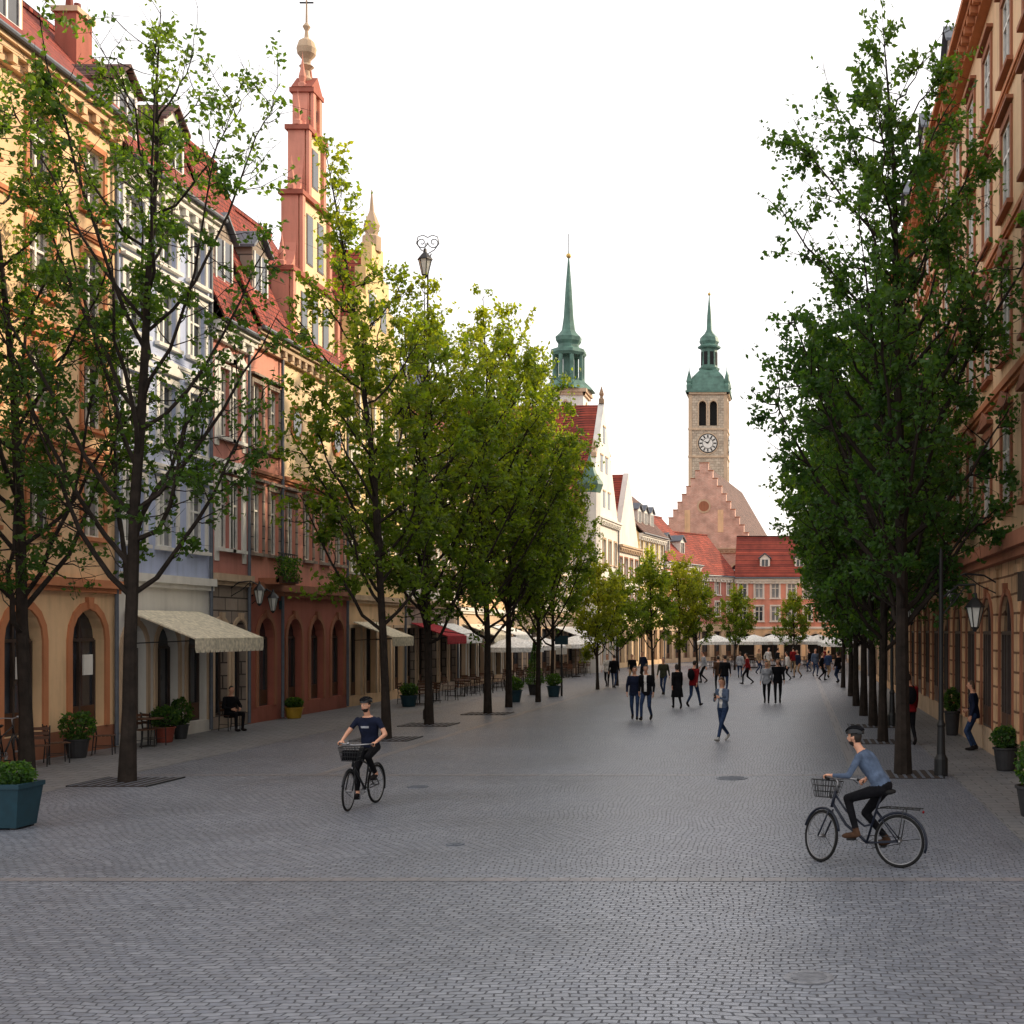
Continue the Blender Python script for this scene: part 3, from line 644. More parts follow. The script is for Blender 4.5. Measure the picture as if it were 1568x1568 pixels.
# ------------------------------------------------------------ ground
def sheet(name,x0,x1,y0,y1,z,mat):
    g=G(); g.add([(x0,y0,z),(x1,y0,z),(x1,y1,z),(x0,y1,z)],[(0,1,2,3)],mat); return g.obj(name)
sheet('ground',-900,900,-300,1500,0,'cob')
sheet('pavement',-17.5,-13.9,8,93,.004,'slab')
sheet('pavement',3.2,4.7,8,128,.004,'slab')
zb=GY(1347); sheet('paving_band',-13.9,3.2,zb-.11,zb+.11,.004,'band')
zb=GY(1187); sheet('paving_band',-13.9,3.2,zb-.12,zb+.12,.004,'band')
for X in (-9.9,1.25): sheet('paving_band',X-.12,X+.12,zb+.14,125,.004,'band')
def manhole(px,py,r,m='slate'):
    Y=GY(py); X=PX(px,Y); g=G(); v,f=lathe([(r,0.001),(r,.012),(r-.03,.014)],32,(X,Y,0)); g.add(v,f,m)
    for i in range(-4,5):
        w=math.sqrt(max(0,(r-.06)**2-(i*r*.2)**2)); g.add(boxv(X-w,X+w,Y+i*r*.2-.012,Y+i*r*.2+.012,.014,.022),BOXF,m)
    g.obj('manhole_cover')
manhole(1238,1498,.22,'steel'); manhole(1120,1192,.32); manhole(697,1293,.13); manhole(640,1205,.2)

# ------------------------------------------------------------ trees
def leaves(g,C,L,rs,mat,up=None,wide=.32):
    n=len(C); a=rs.normal(size=(n,3)); a[:,2]-=.25; a/=np.linalg.norm(a,axis=1,keepdims=True)
    b=np.cross(a,rs.normal(size=(n,3))); b/=np.linalg.norm(b,axis=1,keepdims=True); nn=np.cross(a,b)
    l=L*rs.uniform(.65,1.25,n)[:,None]
    V=np.stack([C-a*l*.5,C-a*l*.08+b*l*wide+nn*l*.09,C+a*l*.5,C-a*l*.08-b*l*wide+nn*l*.09],1).reshape(-1,3)
    f=np.arange(4*n).reshape(-1,4)
    m=M[mat]
    if m not in g.mats: g.mats.append(m)
    i=g.mats.index(m); o=g.n; g.V.append(V); g.n+=len(V); g.F.extend((f+o).tolist()); g.mi.extend([i]*n)
def tree_mesh(key,H,R,h0,tr,nl,L,mat,seed,lean=(0,0),nlimb=26,low=1.,bare=.2,sub=3.2,rise=1.5,taper=.55,bias=(0,0),lk=.45):
    rs=np.random.default_rng(seed); g=G()
    def env(s): s=np.clip(s,0,1); return R*(.35+.65*math.sin(math.pi*min(1,(s*.9+.12)))**.8)*(1-taper*s**1.8)
    k=12; tz=np.linspace(0,1,k); wob=np.cumsum(rs.normal(0,.05,(k,2)),0)*(H/14)
    TP=np.column_stack([wob[:,0]*tz**.5+lean[0]*tz**1.6,wob[:,1]*tz**.5+lean[1]*tz**1.6,tz*H*.96]); TP[0,:2]=0
    TR=tr*(1-tz)**.85+.008; TR[0]*=1.25
    v,f=tube(TP,TR,9,ref=(1,0,0)); g.add(v,f,'bark')
    def tp(z): return np.array([np.interp(z,TP[:,2],TP[:,0]),np.interp(z,TP[:,2],TP[:,1]),z])
    twigs=[]; ph=rs.uniform(0,6)
    for j in range(int(H*3.2)):
        z=H*rs.uniform(.55,.955); b0=tp(z); a=rs.uniform(0,6.283); l=rs.uniform(.35,.9)
        e0=b0+np.array([math.cos(a)*l*.55,math.sin(a)*l*.55,l*.8]); v,f=tube([b0,e0],[.008,.003],4); g.add(v,f,'bark'); twigs+= [(b0*.6+e0*.4,e0)]*2
    for i in range(nlimb):
        q=(i/(nlimb-1))**1.15; zs=h0*rs.uniform(.9,1.05)+q*(H*.84-h0); a=ph+i*2.4+rs.normal(0,.25)
        reach=env((zs-h0)/(H-h0)+.15)*rs.uniform(.7,1.15); ri=reach*rise*rs.uniform(.75,1.3)*(1-.3*q)
        if zs+ri>H: ri=H-zs
        m=8; t=np.linspace(0,1,m); st=tp(zs)
        horiz=reach*(t**.85); vert=ri*t**1.15
        jit=np.cumsum(rs.normal(0,.055,(m,3)),0); jit[0]=0
        P=st+np.column_stack([math.cos(a)*horiz,math.sin(a)*horiz,vert])+jit
        r0=max(.014,np.interp(zs,TP[:,2],TR)*lk); RR=r0*(1-t)**.7+.006
        v,f=tube(P,RR,6); g.add(v,f,'bark')
        Ln=math.hypot(reach,ri); ns=max(4,int(Ln*sub))
        for j in range(ns):
            tt=rs.uniform(.18,1.0); base=np.array([np.interp(tt,t,P[:,c]) for c in range(3)])
            d=np.array([math.cos(a),math.sin(a),.8])*.7+rs.normal(0,.75,3); d[2]=abs(d[2])*.8+.05 if rs.random()>.25 else -.3; d/=np.linalg.norm(d)
            sl=rs.uniform(.45,1.25)*(R/2.6)*(1.15-.5*tt); m2=5; t2=np.linspace(0,1,m2)
            c2=np.cumsum(rs.normal(0,.035,(m2,3)),0); c2[0]=0
            P2=base+d*sl*t2[:,None]+np.array([0,0,1.])*(.25*sl*t2[:,None]**2)+c2
            v,f=tube(P2,max(.007,r0*.26)*(1-t2)+.004,4); g.add(v,f,'bark')
            for w in range(int(rs.integers(3,6))):
                t3=rs.uniform(.3,1.); b3=np.array([np.interp(t3,t2,P2[:,c]) for c in range(3)])
                d3=d*.6+rs.normal(0,.6,3); d3/=np.linalg.norm(d3); l3=rs.uniform(.2,.6)
                e3=b3+d3*l3; twigs.append((b3,e3))
                v,f=tube([b3,e3],[.006,.003],3,cap=False); g.add(v,f,'bark')
        twigs.append((P[-2],P[-1]+np.array([0,0,.3])))
    T0=np.array([x[0] for x in twigs]); T1=np.array([x[1] for x in twigs])
    w=rs.gamma(1.3,1,len(T0)); w[rs.random(len(w))<bare]=0
    s_=np.clip((T0[:,2]-h0)/(H-h0),0,1); w*=(low+(1-low)*s_); w/=w.sum()
    idx=rs.choice(len(T0),nl,p=w); tt=rs.uniform(.1,1.15,nl)[:,None]
    C=T0[idx]*(1-tt)+T1[idx]*tt+rs.normal(0,.04+L*.25,(nl,3))
    nwood=len(g.F); leaves(g,C,L,rs,mat)
    me=g.mesh(key,False)
    at=me.attributes.new('lv','FLOAT','FACE')
    hue=rs.random(len(T0))
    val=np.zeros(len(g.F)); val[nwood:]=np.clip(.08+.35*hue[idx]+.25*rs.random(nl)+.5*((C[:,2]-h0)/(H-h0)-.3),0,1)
    at.data.foreach_set('value',val); return me
def put(me,name,x,y,rz=0,s=1.,sz=None):
    o=bpy.data.objects.new(name,me); sc.collection.objects.link(o); o.location=(x,y,0); o.rotation_euler=(0,0,rz); o.scale=(s,s,sz or s); return o
def gp(px,py): Y=GY(py); return PX(px,Y),Y
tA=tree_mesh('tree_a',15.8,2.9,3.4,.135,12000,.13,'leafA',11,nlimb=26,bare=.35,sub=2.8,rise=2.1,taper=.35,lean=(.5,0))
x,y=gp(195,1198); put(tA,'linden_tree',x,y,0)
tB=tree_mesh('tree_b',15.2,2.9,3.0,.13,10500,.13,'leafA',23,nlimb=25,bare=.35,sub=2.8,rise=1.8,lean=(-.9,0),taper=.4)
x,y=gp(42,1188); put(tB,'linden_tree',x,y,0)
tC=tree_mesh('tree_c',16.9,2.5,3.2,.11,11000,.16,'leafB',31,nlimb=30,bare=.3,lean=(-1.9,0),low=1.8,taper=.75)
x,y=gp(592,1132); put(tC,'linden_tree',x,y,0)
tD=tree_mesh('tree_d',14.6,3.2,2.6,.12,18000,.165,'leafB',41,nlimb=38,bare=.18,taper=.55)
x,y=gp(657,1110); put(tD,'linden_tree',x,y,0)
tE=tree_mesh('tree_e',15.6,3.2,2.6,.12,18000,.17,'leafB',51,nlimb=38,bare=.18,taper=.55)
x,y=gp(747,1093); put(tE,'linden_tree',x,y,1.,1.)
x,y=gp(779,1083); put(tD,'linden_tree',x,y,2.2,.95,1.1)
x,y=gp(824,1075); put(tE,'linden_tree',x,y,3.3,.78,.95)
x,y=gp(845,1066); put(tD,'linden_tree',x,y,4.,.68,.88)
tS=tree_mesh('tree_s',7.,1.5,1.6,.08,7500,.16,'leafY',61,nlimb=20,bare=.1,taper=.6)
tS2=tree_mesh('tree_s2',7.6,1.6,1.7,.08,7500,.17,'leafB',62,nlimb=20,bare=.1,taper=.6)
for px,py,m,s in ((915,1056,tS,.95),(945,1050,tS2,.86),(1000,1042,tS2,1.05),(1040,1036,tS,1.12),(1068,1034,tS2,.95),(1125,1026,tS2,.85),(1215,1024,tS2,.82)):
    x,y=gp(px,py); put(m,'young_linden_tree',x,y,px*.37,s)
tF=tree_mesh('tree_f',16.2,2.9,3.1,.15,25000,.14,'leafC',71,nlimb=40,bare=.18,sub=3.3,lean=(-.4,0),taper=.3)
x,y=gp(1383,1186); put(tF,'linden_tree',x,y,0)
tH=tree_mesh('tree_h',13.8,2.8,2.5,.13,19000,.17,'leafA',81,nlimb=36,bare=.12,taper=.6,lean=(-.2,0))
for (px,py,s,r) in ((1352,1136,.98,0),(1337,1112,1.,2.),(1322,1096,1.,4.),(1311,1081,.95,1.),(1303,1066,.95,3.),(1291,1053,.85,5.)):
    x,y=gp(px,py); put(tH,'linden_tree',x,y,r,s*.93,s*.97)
def pit(x,y):
    g=G()
    g.add(boxv(x-.75,x+.75,y-.75,y+.75,.001,.014),BOXF,'soil')
    for i in range(9):
        u=-.72+i*.18; g.add(boxv(x+u-.03,x+u+.03,y-.75,y+.75,.015,.024),BOXF,'slate')
    for a in (-.78,.75): g.add(boxv(x+a,x+a+.03,y-.78,y+.78,.001,.03),BOXF,'iron')
    g.obj('tree_grate')
for q in ((195,1198),(592,1132),(657,1110),(747,1093),(1383,1186),(1352,1136),(1337,1112)): pit(*gp(*q))

# ------------------------------------------------------------ plants & furniture
def bush(name,x,y,r,h,potr,poth,pm,mat='leafC',n=900,L=.08,square=False,seed=1):
    g=G(); rs=np.random.default_rng(seed)
    if square:
        k=math.sqrt(2); v,f=lathe([(potr*.8*k,.03),(potr*k,poth),(potr*1.06*k,poth),(potr*1.06*k,poth+.07),(potr*.9*k,poth+.07),(potr*.9*k,poth-.02)],4,(0,0,0),math.pi/4)
    else: v,f=lathe([(potr*.72,.0),(potr*.78,.04),(potr,poth*.9),(potr*1.1,poth*.92),(potr*1.1,poth),(potr*.95,poth),(potr*.92,poth-.05)],20)
    g.add(v,f,pm)
    if square:
        for sx in (-1,1):
            for sy in (-1,1): g.add(boxv(sx*potr*.6-.04,sx*potr*.6+.04,sy*potr*.6-.04,sy*potr*.6+.04,0,.05),BOXF,'iron')
    g.add(*lathe([(potr*.88,poth-.06),(potr*.88,poth-.03)],16),'soil')
    for i in range(14):
        a=rs.uniform(0,6.28); e=np.array([math.cos(a)*r*.6,math.sin(a)*r*.6,poth+h*rs.uniform(.4,.8)])
        v,f=tube([(0,0,poth-.05),e*.5+np.array([0,0,poth*.3]),e],[.012,.009,.004],4); g.add(v,f,'bark')
    d=rs.normal(size=(n,3)); d/=np.linalg.norm(d,axis=1,keepdims=True); rr=rs.uniform(.5,1.,n)**.5*(1+.18*np.sin(d[:,0]*5+seed)*np.cos(d[:,1]*6))
    C=d*rr[:,None]*np.array([r,r,h/2])+np.array([0,0,poth+h*.42]); C=C[C[:,2]>poth-.05]
    nw=len(g.F); leaves(g,C,L,rs,mat,wide=.38)
    me=g.mesh(name); at=me.attributes.new('lv','FLOAT','FACE'); val=np.zeros(len(g.F)); val[nw:]=rs.random(len(C))*.8
    at.data.foreach_set('value',val); o=bpy.data.objects.new(name,me); sc.collection.objects.link(o); o.location=(x,y,0)
Y=GY(1272); bush('square_planter',PX(14,Y+.3),Y+.3,.36,.42,.33,.62,'teal',square=True,n=1500,L=.07,seed=3)
def wy(px,X): return F*(-X)/(VX-px)     # depth at which the line x=X shows at this bearing
for (px,X,r,h,pr_,ph,pm) in ((118,-16.9,.42,.7,.26,.45,'dpot'),(252,-16.9,.36,.6,.26,.42,'terra'),(277,-17.0,.3,.8,.2,.4,'dpot')):
    Yg=wy(px,X); bush('potted_shrub',X,Yg,r,h,pr_,ph,pm,'leafC',n=800,L=.085,seed=px)
for (px,py,r,h,pr_,ph,pm,m) in ((450,1100,.3,.35,.3,.38,'ypot','leafA'),(626,1082,.35,.5,.32,.45,'teal','leafC'),(788,1075,.35,.6,.3,.5,'teal','leafC'),(848,1067,.35,.6,.3,.5,'teal','leafC'),(1540,1180,.3,.5,.26,.5,'dpot','leafC'),(1458,1126,.26,.7,.22,.7,'dpot','leafC'),(1585,1250,.32,.8,.3,.5,'dpot','leafC')):
    Yg=GY(py); bush('potted_shrub',PX(px,Yg),Yg,r,h,pr_,ph,pm,m,n=800,L=.085,seed=px)
def conifer(px,py,h):
    g=G(); rs=np.random.default_rng(px); Yg=GY(py); v,f=lathe([(.22,0),(.3,.45),(.33,.45),(.33,.5),(.26,.5)],14); g.add(v,f,'dpot')
    g.add(*tube([(0,0,.4),(0,0,h)],[.04,.01],6),'bark'); n=1600; z=rs.random(n)**1.2; a=rs.uniform(0,6.28,n)
    ly=.75+.25*np.abs(np.sin(z*16)); r=(1-z)*.55*ly*rs.uniform(.5,1,n)
    C=np.column_stack([r*np.cos(a),r*np.sin(a),.5+z*(h-.5)]); nw=len(g.F); leaves(g,C,.09,rs,'leafC'); me=g.mesh('potted_conifer')
    at=me.attributes.new('lv','FLOAT','FACE'); val=np.zeros(len(g.F)); val[nw:]=rs.random(n)*.6; at.data.foreach_set('value',val)
    o=bpy.data.objects.new('potted_conifer',me); sc.collection.objects.link(o); o.location=(PX(px,Yg)-.9,Yg,0)
conifer(848,1064,2.6)
g=G(); rs=np.random.default_rng(5); C=np.column_stack([rs.uniform(XL+.55,XL+.9,900),rs.uniform(42.3,43.9,900),rs.uniform(4.6,5.4,900)]); g.add(boxv(XL+.6,XL+.8,42.4,43.8,4.55,4.75),BOXF,'wood'); nw=len(g.F); leaves(g,C,.1,rs,'leafC'); me=g.mesh('balcony_plants'); at=me.attributes.new('lv','FLOAT','FACE'); vv=np.zeros(len(g.F)); vv[nw:]=rs.random(900); at.data.foreach_set('value',vv); o=bpy.data.objects.new('balcony_plants',me); sc.collection.objects.link(o)

def chair_mesh(mat='wood'):
    g=G()
    for x in (-.2,.2):
        g.add(*tube([(x,-.2,0),(x,-.19,.45)],.014,6),'iron'); g.add(*tube([(x,.24,0),(x,.2,.45),(x,.26,.88)],.014,6,ref=(1,0,0)),'iron')
        g.add(*tube([(x,-.2,.2),(x,.22,.2)],.009,5),'iron')
    for i in range(5): g.add(boxv(-.22,.22,-.22+i*.088,-.15+i*.088,.45,.468),BOXF,mat)
    for i in range(3): g.add(boxv(-.2,.2,.215+i*.015,.235+i*.015,.58+i*.1,.65+i*.1),BOXF,mat)
    return g.mesh('chair')
def table_mesh():
    g=G(); g.add(*lathe([(.36,.71),(.37,.72),(.37,.735),(.36,.74)],24),'wood'); g.add(*lathe([(.025,.03),(.025,.71)],8),'iron'); g.add(*lathe([(.22,0),(.2,.03),(.04,.05)],16),'iron'); return g.mesh('cafe_table')
cm=chair_mesh(); tm=table_mesh()
def cafe(x,y,r=0,n=2):
    o=put(tm,'cafe_table',x,y,r)
    for i in range(n):
        a=r+i*2*math.pi/n; put(cm,'cafe_chair',x+.62*math.sin(a)*1.,y+.62*math.cos(a),-a)
for (px,a) in ((58,.4),(88,2.3),(160,1.9),(218,1.2),(236,2.6)):
    Yg=wy(px,-16.7); put(cm,'cafe_chair',-16.7,Yg,a)
put(tm,'cafe_table',-16.7,wy(227,-16.7),0)
for Yc in (53,55.5,59.5,62,64.5,69,72,75,78,82,85,88): cafe(-15.3+ (0 if Yc<80 else .6),Yc,Yc,3)
for (x,y) in ((-6.5,104),(-5,108),(-3.4,104),(-2,110),(-1,105),(.6,112),(1.5,106),(-6,114),(-4,118),(3,116)): cafe(x,y,x,4)
def umbrella(x,y,R=1.6,h=2.6,mat='aw_white',name='cafe_umbrella'):
    g=G(); g.add(*lathe([(.03,.03),(.03,h+.15)],8),'wood'); g.add(*lathe([(.3,0),(.3,.07),(.08,.1)],16),'iron')
    v,f=lathe([(R,h-.75),(R,h-.5),(R*.55,h-.2),(.05,h+.05)],8); f=f[:-2]+[f[-1]]; g.add(v,f,mat)
    for k in range(8):
        a=k*math.pi/4; g.add(*tube([(R*.97*math.cos(a),R*.97*math.sin(a),h-.53),(0.03,0,h-.05)],.012,4),'wood')
    o=g.obj(name); o.location=(x,y,0)
for (x,y,R) in ((-6.5,104,1.5),(-3.4,104,1.6),(-1,105,1.6),(1.8,106,1.5),(-5,108.5,1.5),(-2,110,1.6),(.8,112,1.6),(-15,69.2,1.6),(-15,76,1.6),(-14.2,84,1.6),(3.1,100,1.5),(3.1,92,1.4)): umbrella(x,y,R)

def lantern(g,c,s=1.):
    x,y,z=c
    g.add(*lathe([(.08*s,-.3*s),(.17*s,.1*s)],6,(x,y,z)),'lampglass')
    g.add(*lathe([(.21*s,.1*s),(.2*s,.13*s),(.1*s,.25*s),(.05*s,.3*s),(.04*s,.4*s)],6,(x,y,z)),'iron'); g.add(*lathe([(.02*s,-.4*s),(.09*s,-.3*s)],6,(x,y,z)),'iron')
    for k in range(6):
        a=k*math.pi/3; g.add(*tube([(x+.08*s*math.cos(a),y+.08*s*math.sin(a),z-.3*s),(x+.175*s*math.cos(a),y+.175*s*math.sin(a),z+.1*s)],.012*s,4),'iron')
def scroll(cx,cz,r,turns,y,sgn=1,a0=0):
    t=np.linspace(0,1,26); R=r*(1-.8*t); a=a0+sgn*turns*2*math.pi*t
    return np.column_stack([cx+R*np.cos(a),np.full(26,y),cz+R*np.sin(a)])
def ornate_lamp(x,Yg,ytop):
    zt=PZ(ytop,Yg); g=G()
    g.add(*lathe([(.16,0),(.16,.3),(.1,.4),(.08,1.),(.1,1.05),(.06,1.2),(.032,zt-1.1),(.05,zt-1.05),(.02,zt-.9)],12),'iron')
    for sg in (-1,1):
        g.add(*tube([(0,0,zt-1.0),(sg*.06,0,zt-.8),(sg*.12,0,zt-.62)],.02,6,ref=(0,1,0)),'iron')
        g.add(*tube(scroll(sg*.2,zt-.25,.2,1.35,0,sg,math.pi if sg>0 else 0),.017,5,ref=(0,1,0)),'iron')
        g.add(*tube([(sg*.02,0,zt-.62),(sg*.22,0,zt-.5),(sg*.38,0,zt-.28),(sg*.33,0,zt-.06),(sg*.16,0,zt),(0,0,zt-.08)],.017,6,ref=(0,1,0)),'iron')
    g.add(*tube([(0,0,zt-.3),(0,-.3,zt-.38),(0,-.32,zt-.55)],.015,6),'iron')
    lantern(g,(0,-.32,zt-1.05),1.25)
    o=g.obj('ornate_street_lamp'); o.location=(x,Yg,0)
ornate_lamp(PX(655,44),44,360)
def arm_lamp(px,py,ytop,arm,nm='street_lamp'):
    Yg=GY(py); x=PX(px,Yg); zt=PZ(ytop,Yg); g=G()
    g.add(*lathe([(.14,0),(.14,.35),(.09,.45),(.075,1.),(.09,1.05),(.055,1.15),(.045,zt),(.02,zt+.15)],12),'iron')
    sg=1 if arm>0 else -1
    zz=zt-.9
    g.add(*tube([(0,0,zz),(arm*.5,0,zz+.28),(arm,0,zz+.3)],.022,6,ref=(0,1,0)),'iron'); g.add(*tube([(0,0,zz-.35),(arm*.4,0,zz-.05),(arm*.7,0,zz+.25)],.015,6,ref=(0,1,0)),'iron')
    g.add(*tube(scroll(arm*.35,zz+.02,.11,1.2,0,sg,0),.012,5,ref=(0,1,0)),'iron')
    g.add(*tube([(arm,0,zz+.3),(arm,0,zz+.1)],.015,6),'iron'); lantern(g,(arm,0,zz-.28),1.)
    o=g.obj(nm); o.location=(x,Yg,0)
arm_lamp(1441,1188,850,.7); arm_lamp(1366,1112,880,.6)
def bollard_sign(px,py,h):
    Yg=GY(py); g=G(); g.add(*lathe([(.05,0),(.04,h),(.0,h+.05)],10),'iron'); g.add(boxv(-.3,.3,-.06,-.03,h-.65,h-.25),BOXF,'teal'); g.add(boxv(-.25,.25,-.035,-.028,h-1.1,h-.8),BOXF,'fwhite'); o=g.obj('sign_post'); o.location=(PX(px,Yg),Yg,0)
bollard_sign(860,1066,3.)

# ------------------------------------------------------------ people
def ik(a,b,l1,l2,pole):
    a=np.array(a,float);b=np.array(b,float);d=b-a;D=np.linalg.norm(d);L=min(D,l1+l2-.002);d/=D
    x=(l1*l1-l2*l2+L*L)/(2*L);h=math.sqrt(max(0,l1*l1-x*x));p=np.array(pole,float);p-=d*p.dot(d);p/=np.linalg.norm(p)
    return a+d*x+p*h,a+d*L
def nz(v): v=np.array(v,float); return v/np.linalg.norm(v)
def remesh(g,vox,it=3):
    me=g.mesh('tmp'); o=bpy.data.objects.new('tmp',me); sc.collection.objects.link(o)
    m=o.modifiers.new('r','REMESH'); m.mode='VOXEL'; m.voxel_size=vox
    s=o.modifiers.new('s','SMOOTH'); s.factor=.5; s.iterations=it
    dg=bpy.context.evaluated_depsgraph_get(); e=o.evaluated_get(dg); mm=e.to_mesh()
    V=np.empty(len(mm.vertices)*3); mm.vertices.foreach_get('co',V); V=V.reshape(-1,3); Fc=[tuple(p.vertices) for p in mm.polygons]
    e.to_mesh_clear(); bpy.data.objects.remove(o); bpy.data.meshes.remove(me); return V,Fc
def person(name,loc,th,top='c_black',bot='c_jeans',hair='hair',shoe='c_shoe',pose='walk',k=1.,short=False,jacket=True,fem=False,vox=.017,st=.27,ph=1,J=None,look=(0,1,-.05),helmet=False,longh=False,inner=None,bag=False,prnt=False,beard=False,skirt=None,swing=1.):
    pel=np.array([0,0,.92]); lean=np.array([0,.03,.5])
    if J: pel=np.array(J['pel'],float); lean=np.array(J['lean'],float)
    if pose=='stand': st=.0
    if pose=='sit': pel=np.array([0,0,.52]); lean=np.array([0,.02,.5])
    nb=pel+lean/np.linalg.norm(lean)*.53
    up=nz(lean); sd=np.array([1.,0,0]); fr=np.cross(up,sd)
    sw=.165 if fem else .185
    jr=.014 if jacket else .0
    g=G(); bones=[]
    def cap(a,b,ra,rb,lab):
        g.add(*tube([a,b],[ra,rb],10),'skin'); g.add(*sph(a,ra,None,10,6),'skin'); g.add(*sph(b,rb,None,10,6),'skin'); bones.append((np.array(a),np.array(b),ra,rb,lab))
    if fem: rings=[(-.16,.10,.08),(-.06,.168,.118),(.08,.17,.118),(.38,.125,.095),(.62,.15,.118),(.82,.16,.1),(.93,.13,.08),(1.0,.055,.055)]
    else: rings=[(-.16,.10,.09),(-.06,.16,.118),(.08,.162,.118),(.35,.15,.11),(.62,.178,.125),(.82,.195,.112),(.93,.15,.085),(1.0,.06,.06)]
    if jacket: rings[0]=(-.24,.15,.11); rings[1]=(-.2,.178,.13)
    V=[];f=[];ns=16
    for t,rx,ry in rings:
        for q in range(ns):
            a=2*math.pi*q/ns; V.append(pel+up*.53*t+sd*(rx+jr)*math.cos(a)+fr*(ry+jr)*math.sin(a))
    for i in range(len(rings)-1):
        for q in range(ns): f.append((i*ns+q,i*ns+(q+1)%ns,(i+1)*ns+(q+1)%ns,(i+1)*ns+q))
    f.append(tuple(range(ns))[::-1]); f.append(tuple((len(rings)-1)*ns+q for q in range(ns))); g.add(V,f,'skin')
    bones.append((pel-up*.06,nb-up*.06,.15,.15,'torso'))
    lk=nz(look); hc=nb+np.array([0,lk[1]*.045,0])+up*.06+np.array([0,0,.125]); hc=hc+lk*.01
    cap(nb-up*.02,hc-np.array([0,0,.05]),.055,.05,'neck')
    hr=nz(np.cross(lk,(0,0,1.))); hu=np.cross(hr,lk); Rm=np.column_stack([hr,lk,hu])
    H=lambda x,y,z: hc+Rm@np.array([x,y,z])
    g.add(*sph(H(0,-.008,.012),(.074,.095,.105),Rm,16,12),'skin'); g.add(*sph(H(0,.03,-.052),(.055,.055,.06),Rm,12,8),'skin')
    g.add(*sph(H(0,.098,-.012),(.013,.018,.024),Rm,8,6),'skin')
    for sg in (-1,1): g.add(*sph(H(sg*.076,-.005,-.005),(.012,.02,.03),Rm,8,6),'skin')
    bones.append((H(0,0,-.03),H(0,0,.03),.09,.095,'head'))
    if longh: g.add(*sph(H(0,-.055,-.05),(.085,.055,.14),Rm,12,8),'skin'); bones.append((H(0,-.07,-.02),H(0,-.06,-.15),.07,.07,'hair'))
    hips=[pel+np.array([s*.09,0,-.03]) for s in (-1,1)]; kn=[];an=[];toe=[]
    if J: ft=J['feet']; td=J.get('toes',[(0,1,0)]*2)
    elif pose=='sit': ft=[(-.12,.42,.09),(.12,.45,.09)]; td=[(0,1,0)]*2
    elif pose=='stand': ft=[(-.11,.03,.09),(.12,-.03,.09)]; td=[(-.25,1,0),(.25,1,0)]
    else:
        s1=ph
        ft=[(-.08,s1*st,.09 if s1>0 else .16),(.08,-s1*st*1.1,.16 if s1>0 else .09)]; td=[(-.05,1,.22 if s1>0 else -.65),(.05,1,-.65 if s1>0 else .22)]
    for i in (0,1):
        kx,ax=ik(hips[i],ft[i],.45,.43,(0.08*(i*2-1),1,0.1)); kn.append(kx);an.append(ax)
        cap(hips[i],kx,.088,.06,'thigh'); cap(kx,ax,.058,.042,'calf')
        t_=nz(td[i]); c=ax+t_*.07+np.array([0,0,-.045]); r_=nz(np.cross(t_,(0,0,1.))); u_=np.cross(r_,t_)
        g.add(*sph(c,(.046,.14,.042),np.column_stack([r_,t_,u_]),12,8),'skin'); g.add(*sph(ax-t_*.01-np.array([0,0,.02]),.044,None,10,6),'skin')
        bones.append((ax-t_*.04-np.array([0,0,.055]),c+t_*.09,.042,.035,'foot'))
    sh=[nb+sd*s*sw-up*.075 for s in (-1,1)]
    if J: hd=J['hands']; ep=J.get('elb',[(-.6,-.3,-.6),(.6,-.3,-.6)])
    elif pose=='phone': hd=[(-.05,.27,1.2),(.08,.25,1.16)]; ep=[(-.5,-.2,-1),(.5,-.2,-1)]
    elif pose=='stand': hd=[(-.24,.06,.86),(.16,.2,1.0)]; ep=[(-.4,-1,-.2),(.6,-.8,-.3)]
    elif pose=='sit': hd=[(-.13,.3,.66),(.13,.28,.66)]; ep=[(-.8,-.5,-.3),(.8,-.5,-.3)]
    else: hd=[(-.25,-ph*.2*swing+.03,.86),(.25,ph*.22*swing+.03,.88)]; ep=[(-.3,-1,0),(.3,-1,0)]
    hands=[]
    for i in (0,1):
        e,w=ik(sh[i],hd[i],.29,.25,ep[i]); cap(sh[i],e,.052+jr*.7,.04+jr*.7,'uarm'); cap(e,w,.038+jr*.7,.027+jr*.5,'farm'); hands.append((e,w))
    if skirt:
        v,f=lathe([(.15,.95),(.2,.8),(.25,.45),(.24,.45)],14); g.add(v,f,'skin'); bones.append((np.array([0,0,.9]),np.array([0,0,.5]),.16,.24,'skirt'))
    V,Fc=remesh(g,vox)
    cen=np.array([V[list(q)].mean(0) for q in Fc])
    best=np.full(len(cen),1e9); lab=np.zeros(len(cen),int); tt=np.zeros(len(cen))
    for bi,(a,b,ra,rb,lb) in enumerate(bones):
        d=b-a; t=np.clip(((cen-a)@d)/(d@d),0,1); ds=np.linalg.norm(cen-(a+t[:,None]*d),axis=1)-(ra+(rb-ra)*t)
        if lb=='torso': ds-=.01
        m=ds<best; best[m]=ds[m]; lab[m]=bi; tt[m]=t[m]
    mats=[]
    hl=(cen-hc)@Rm
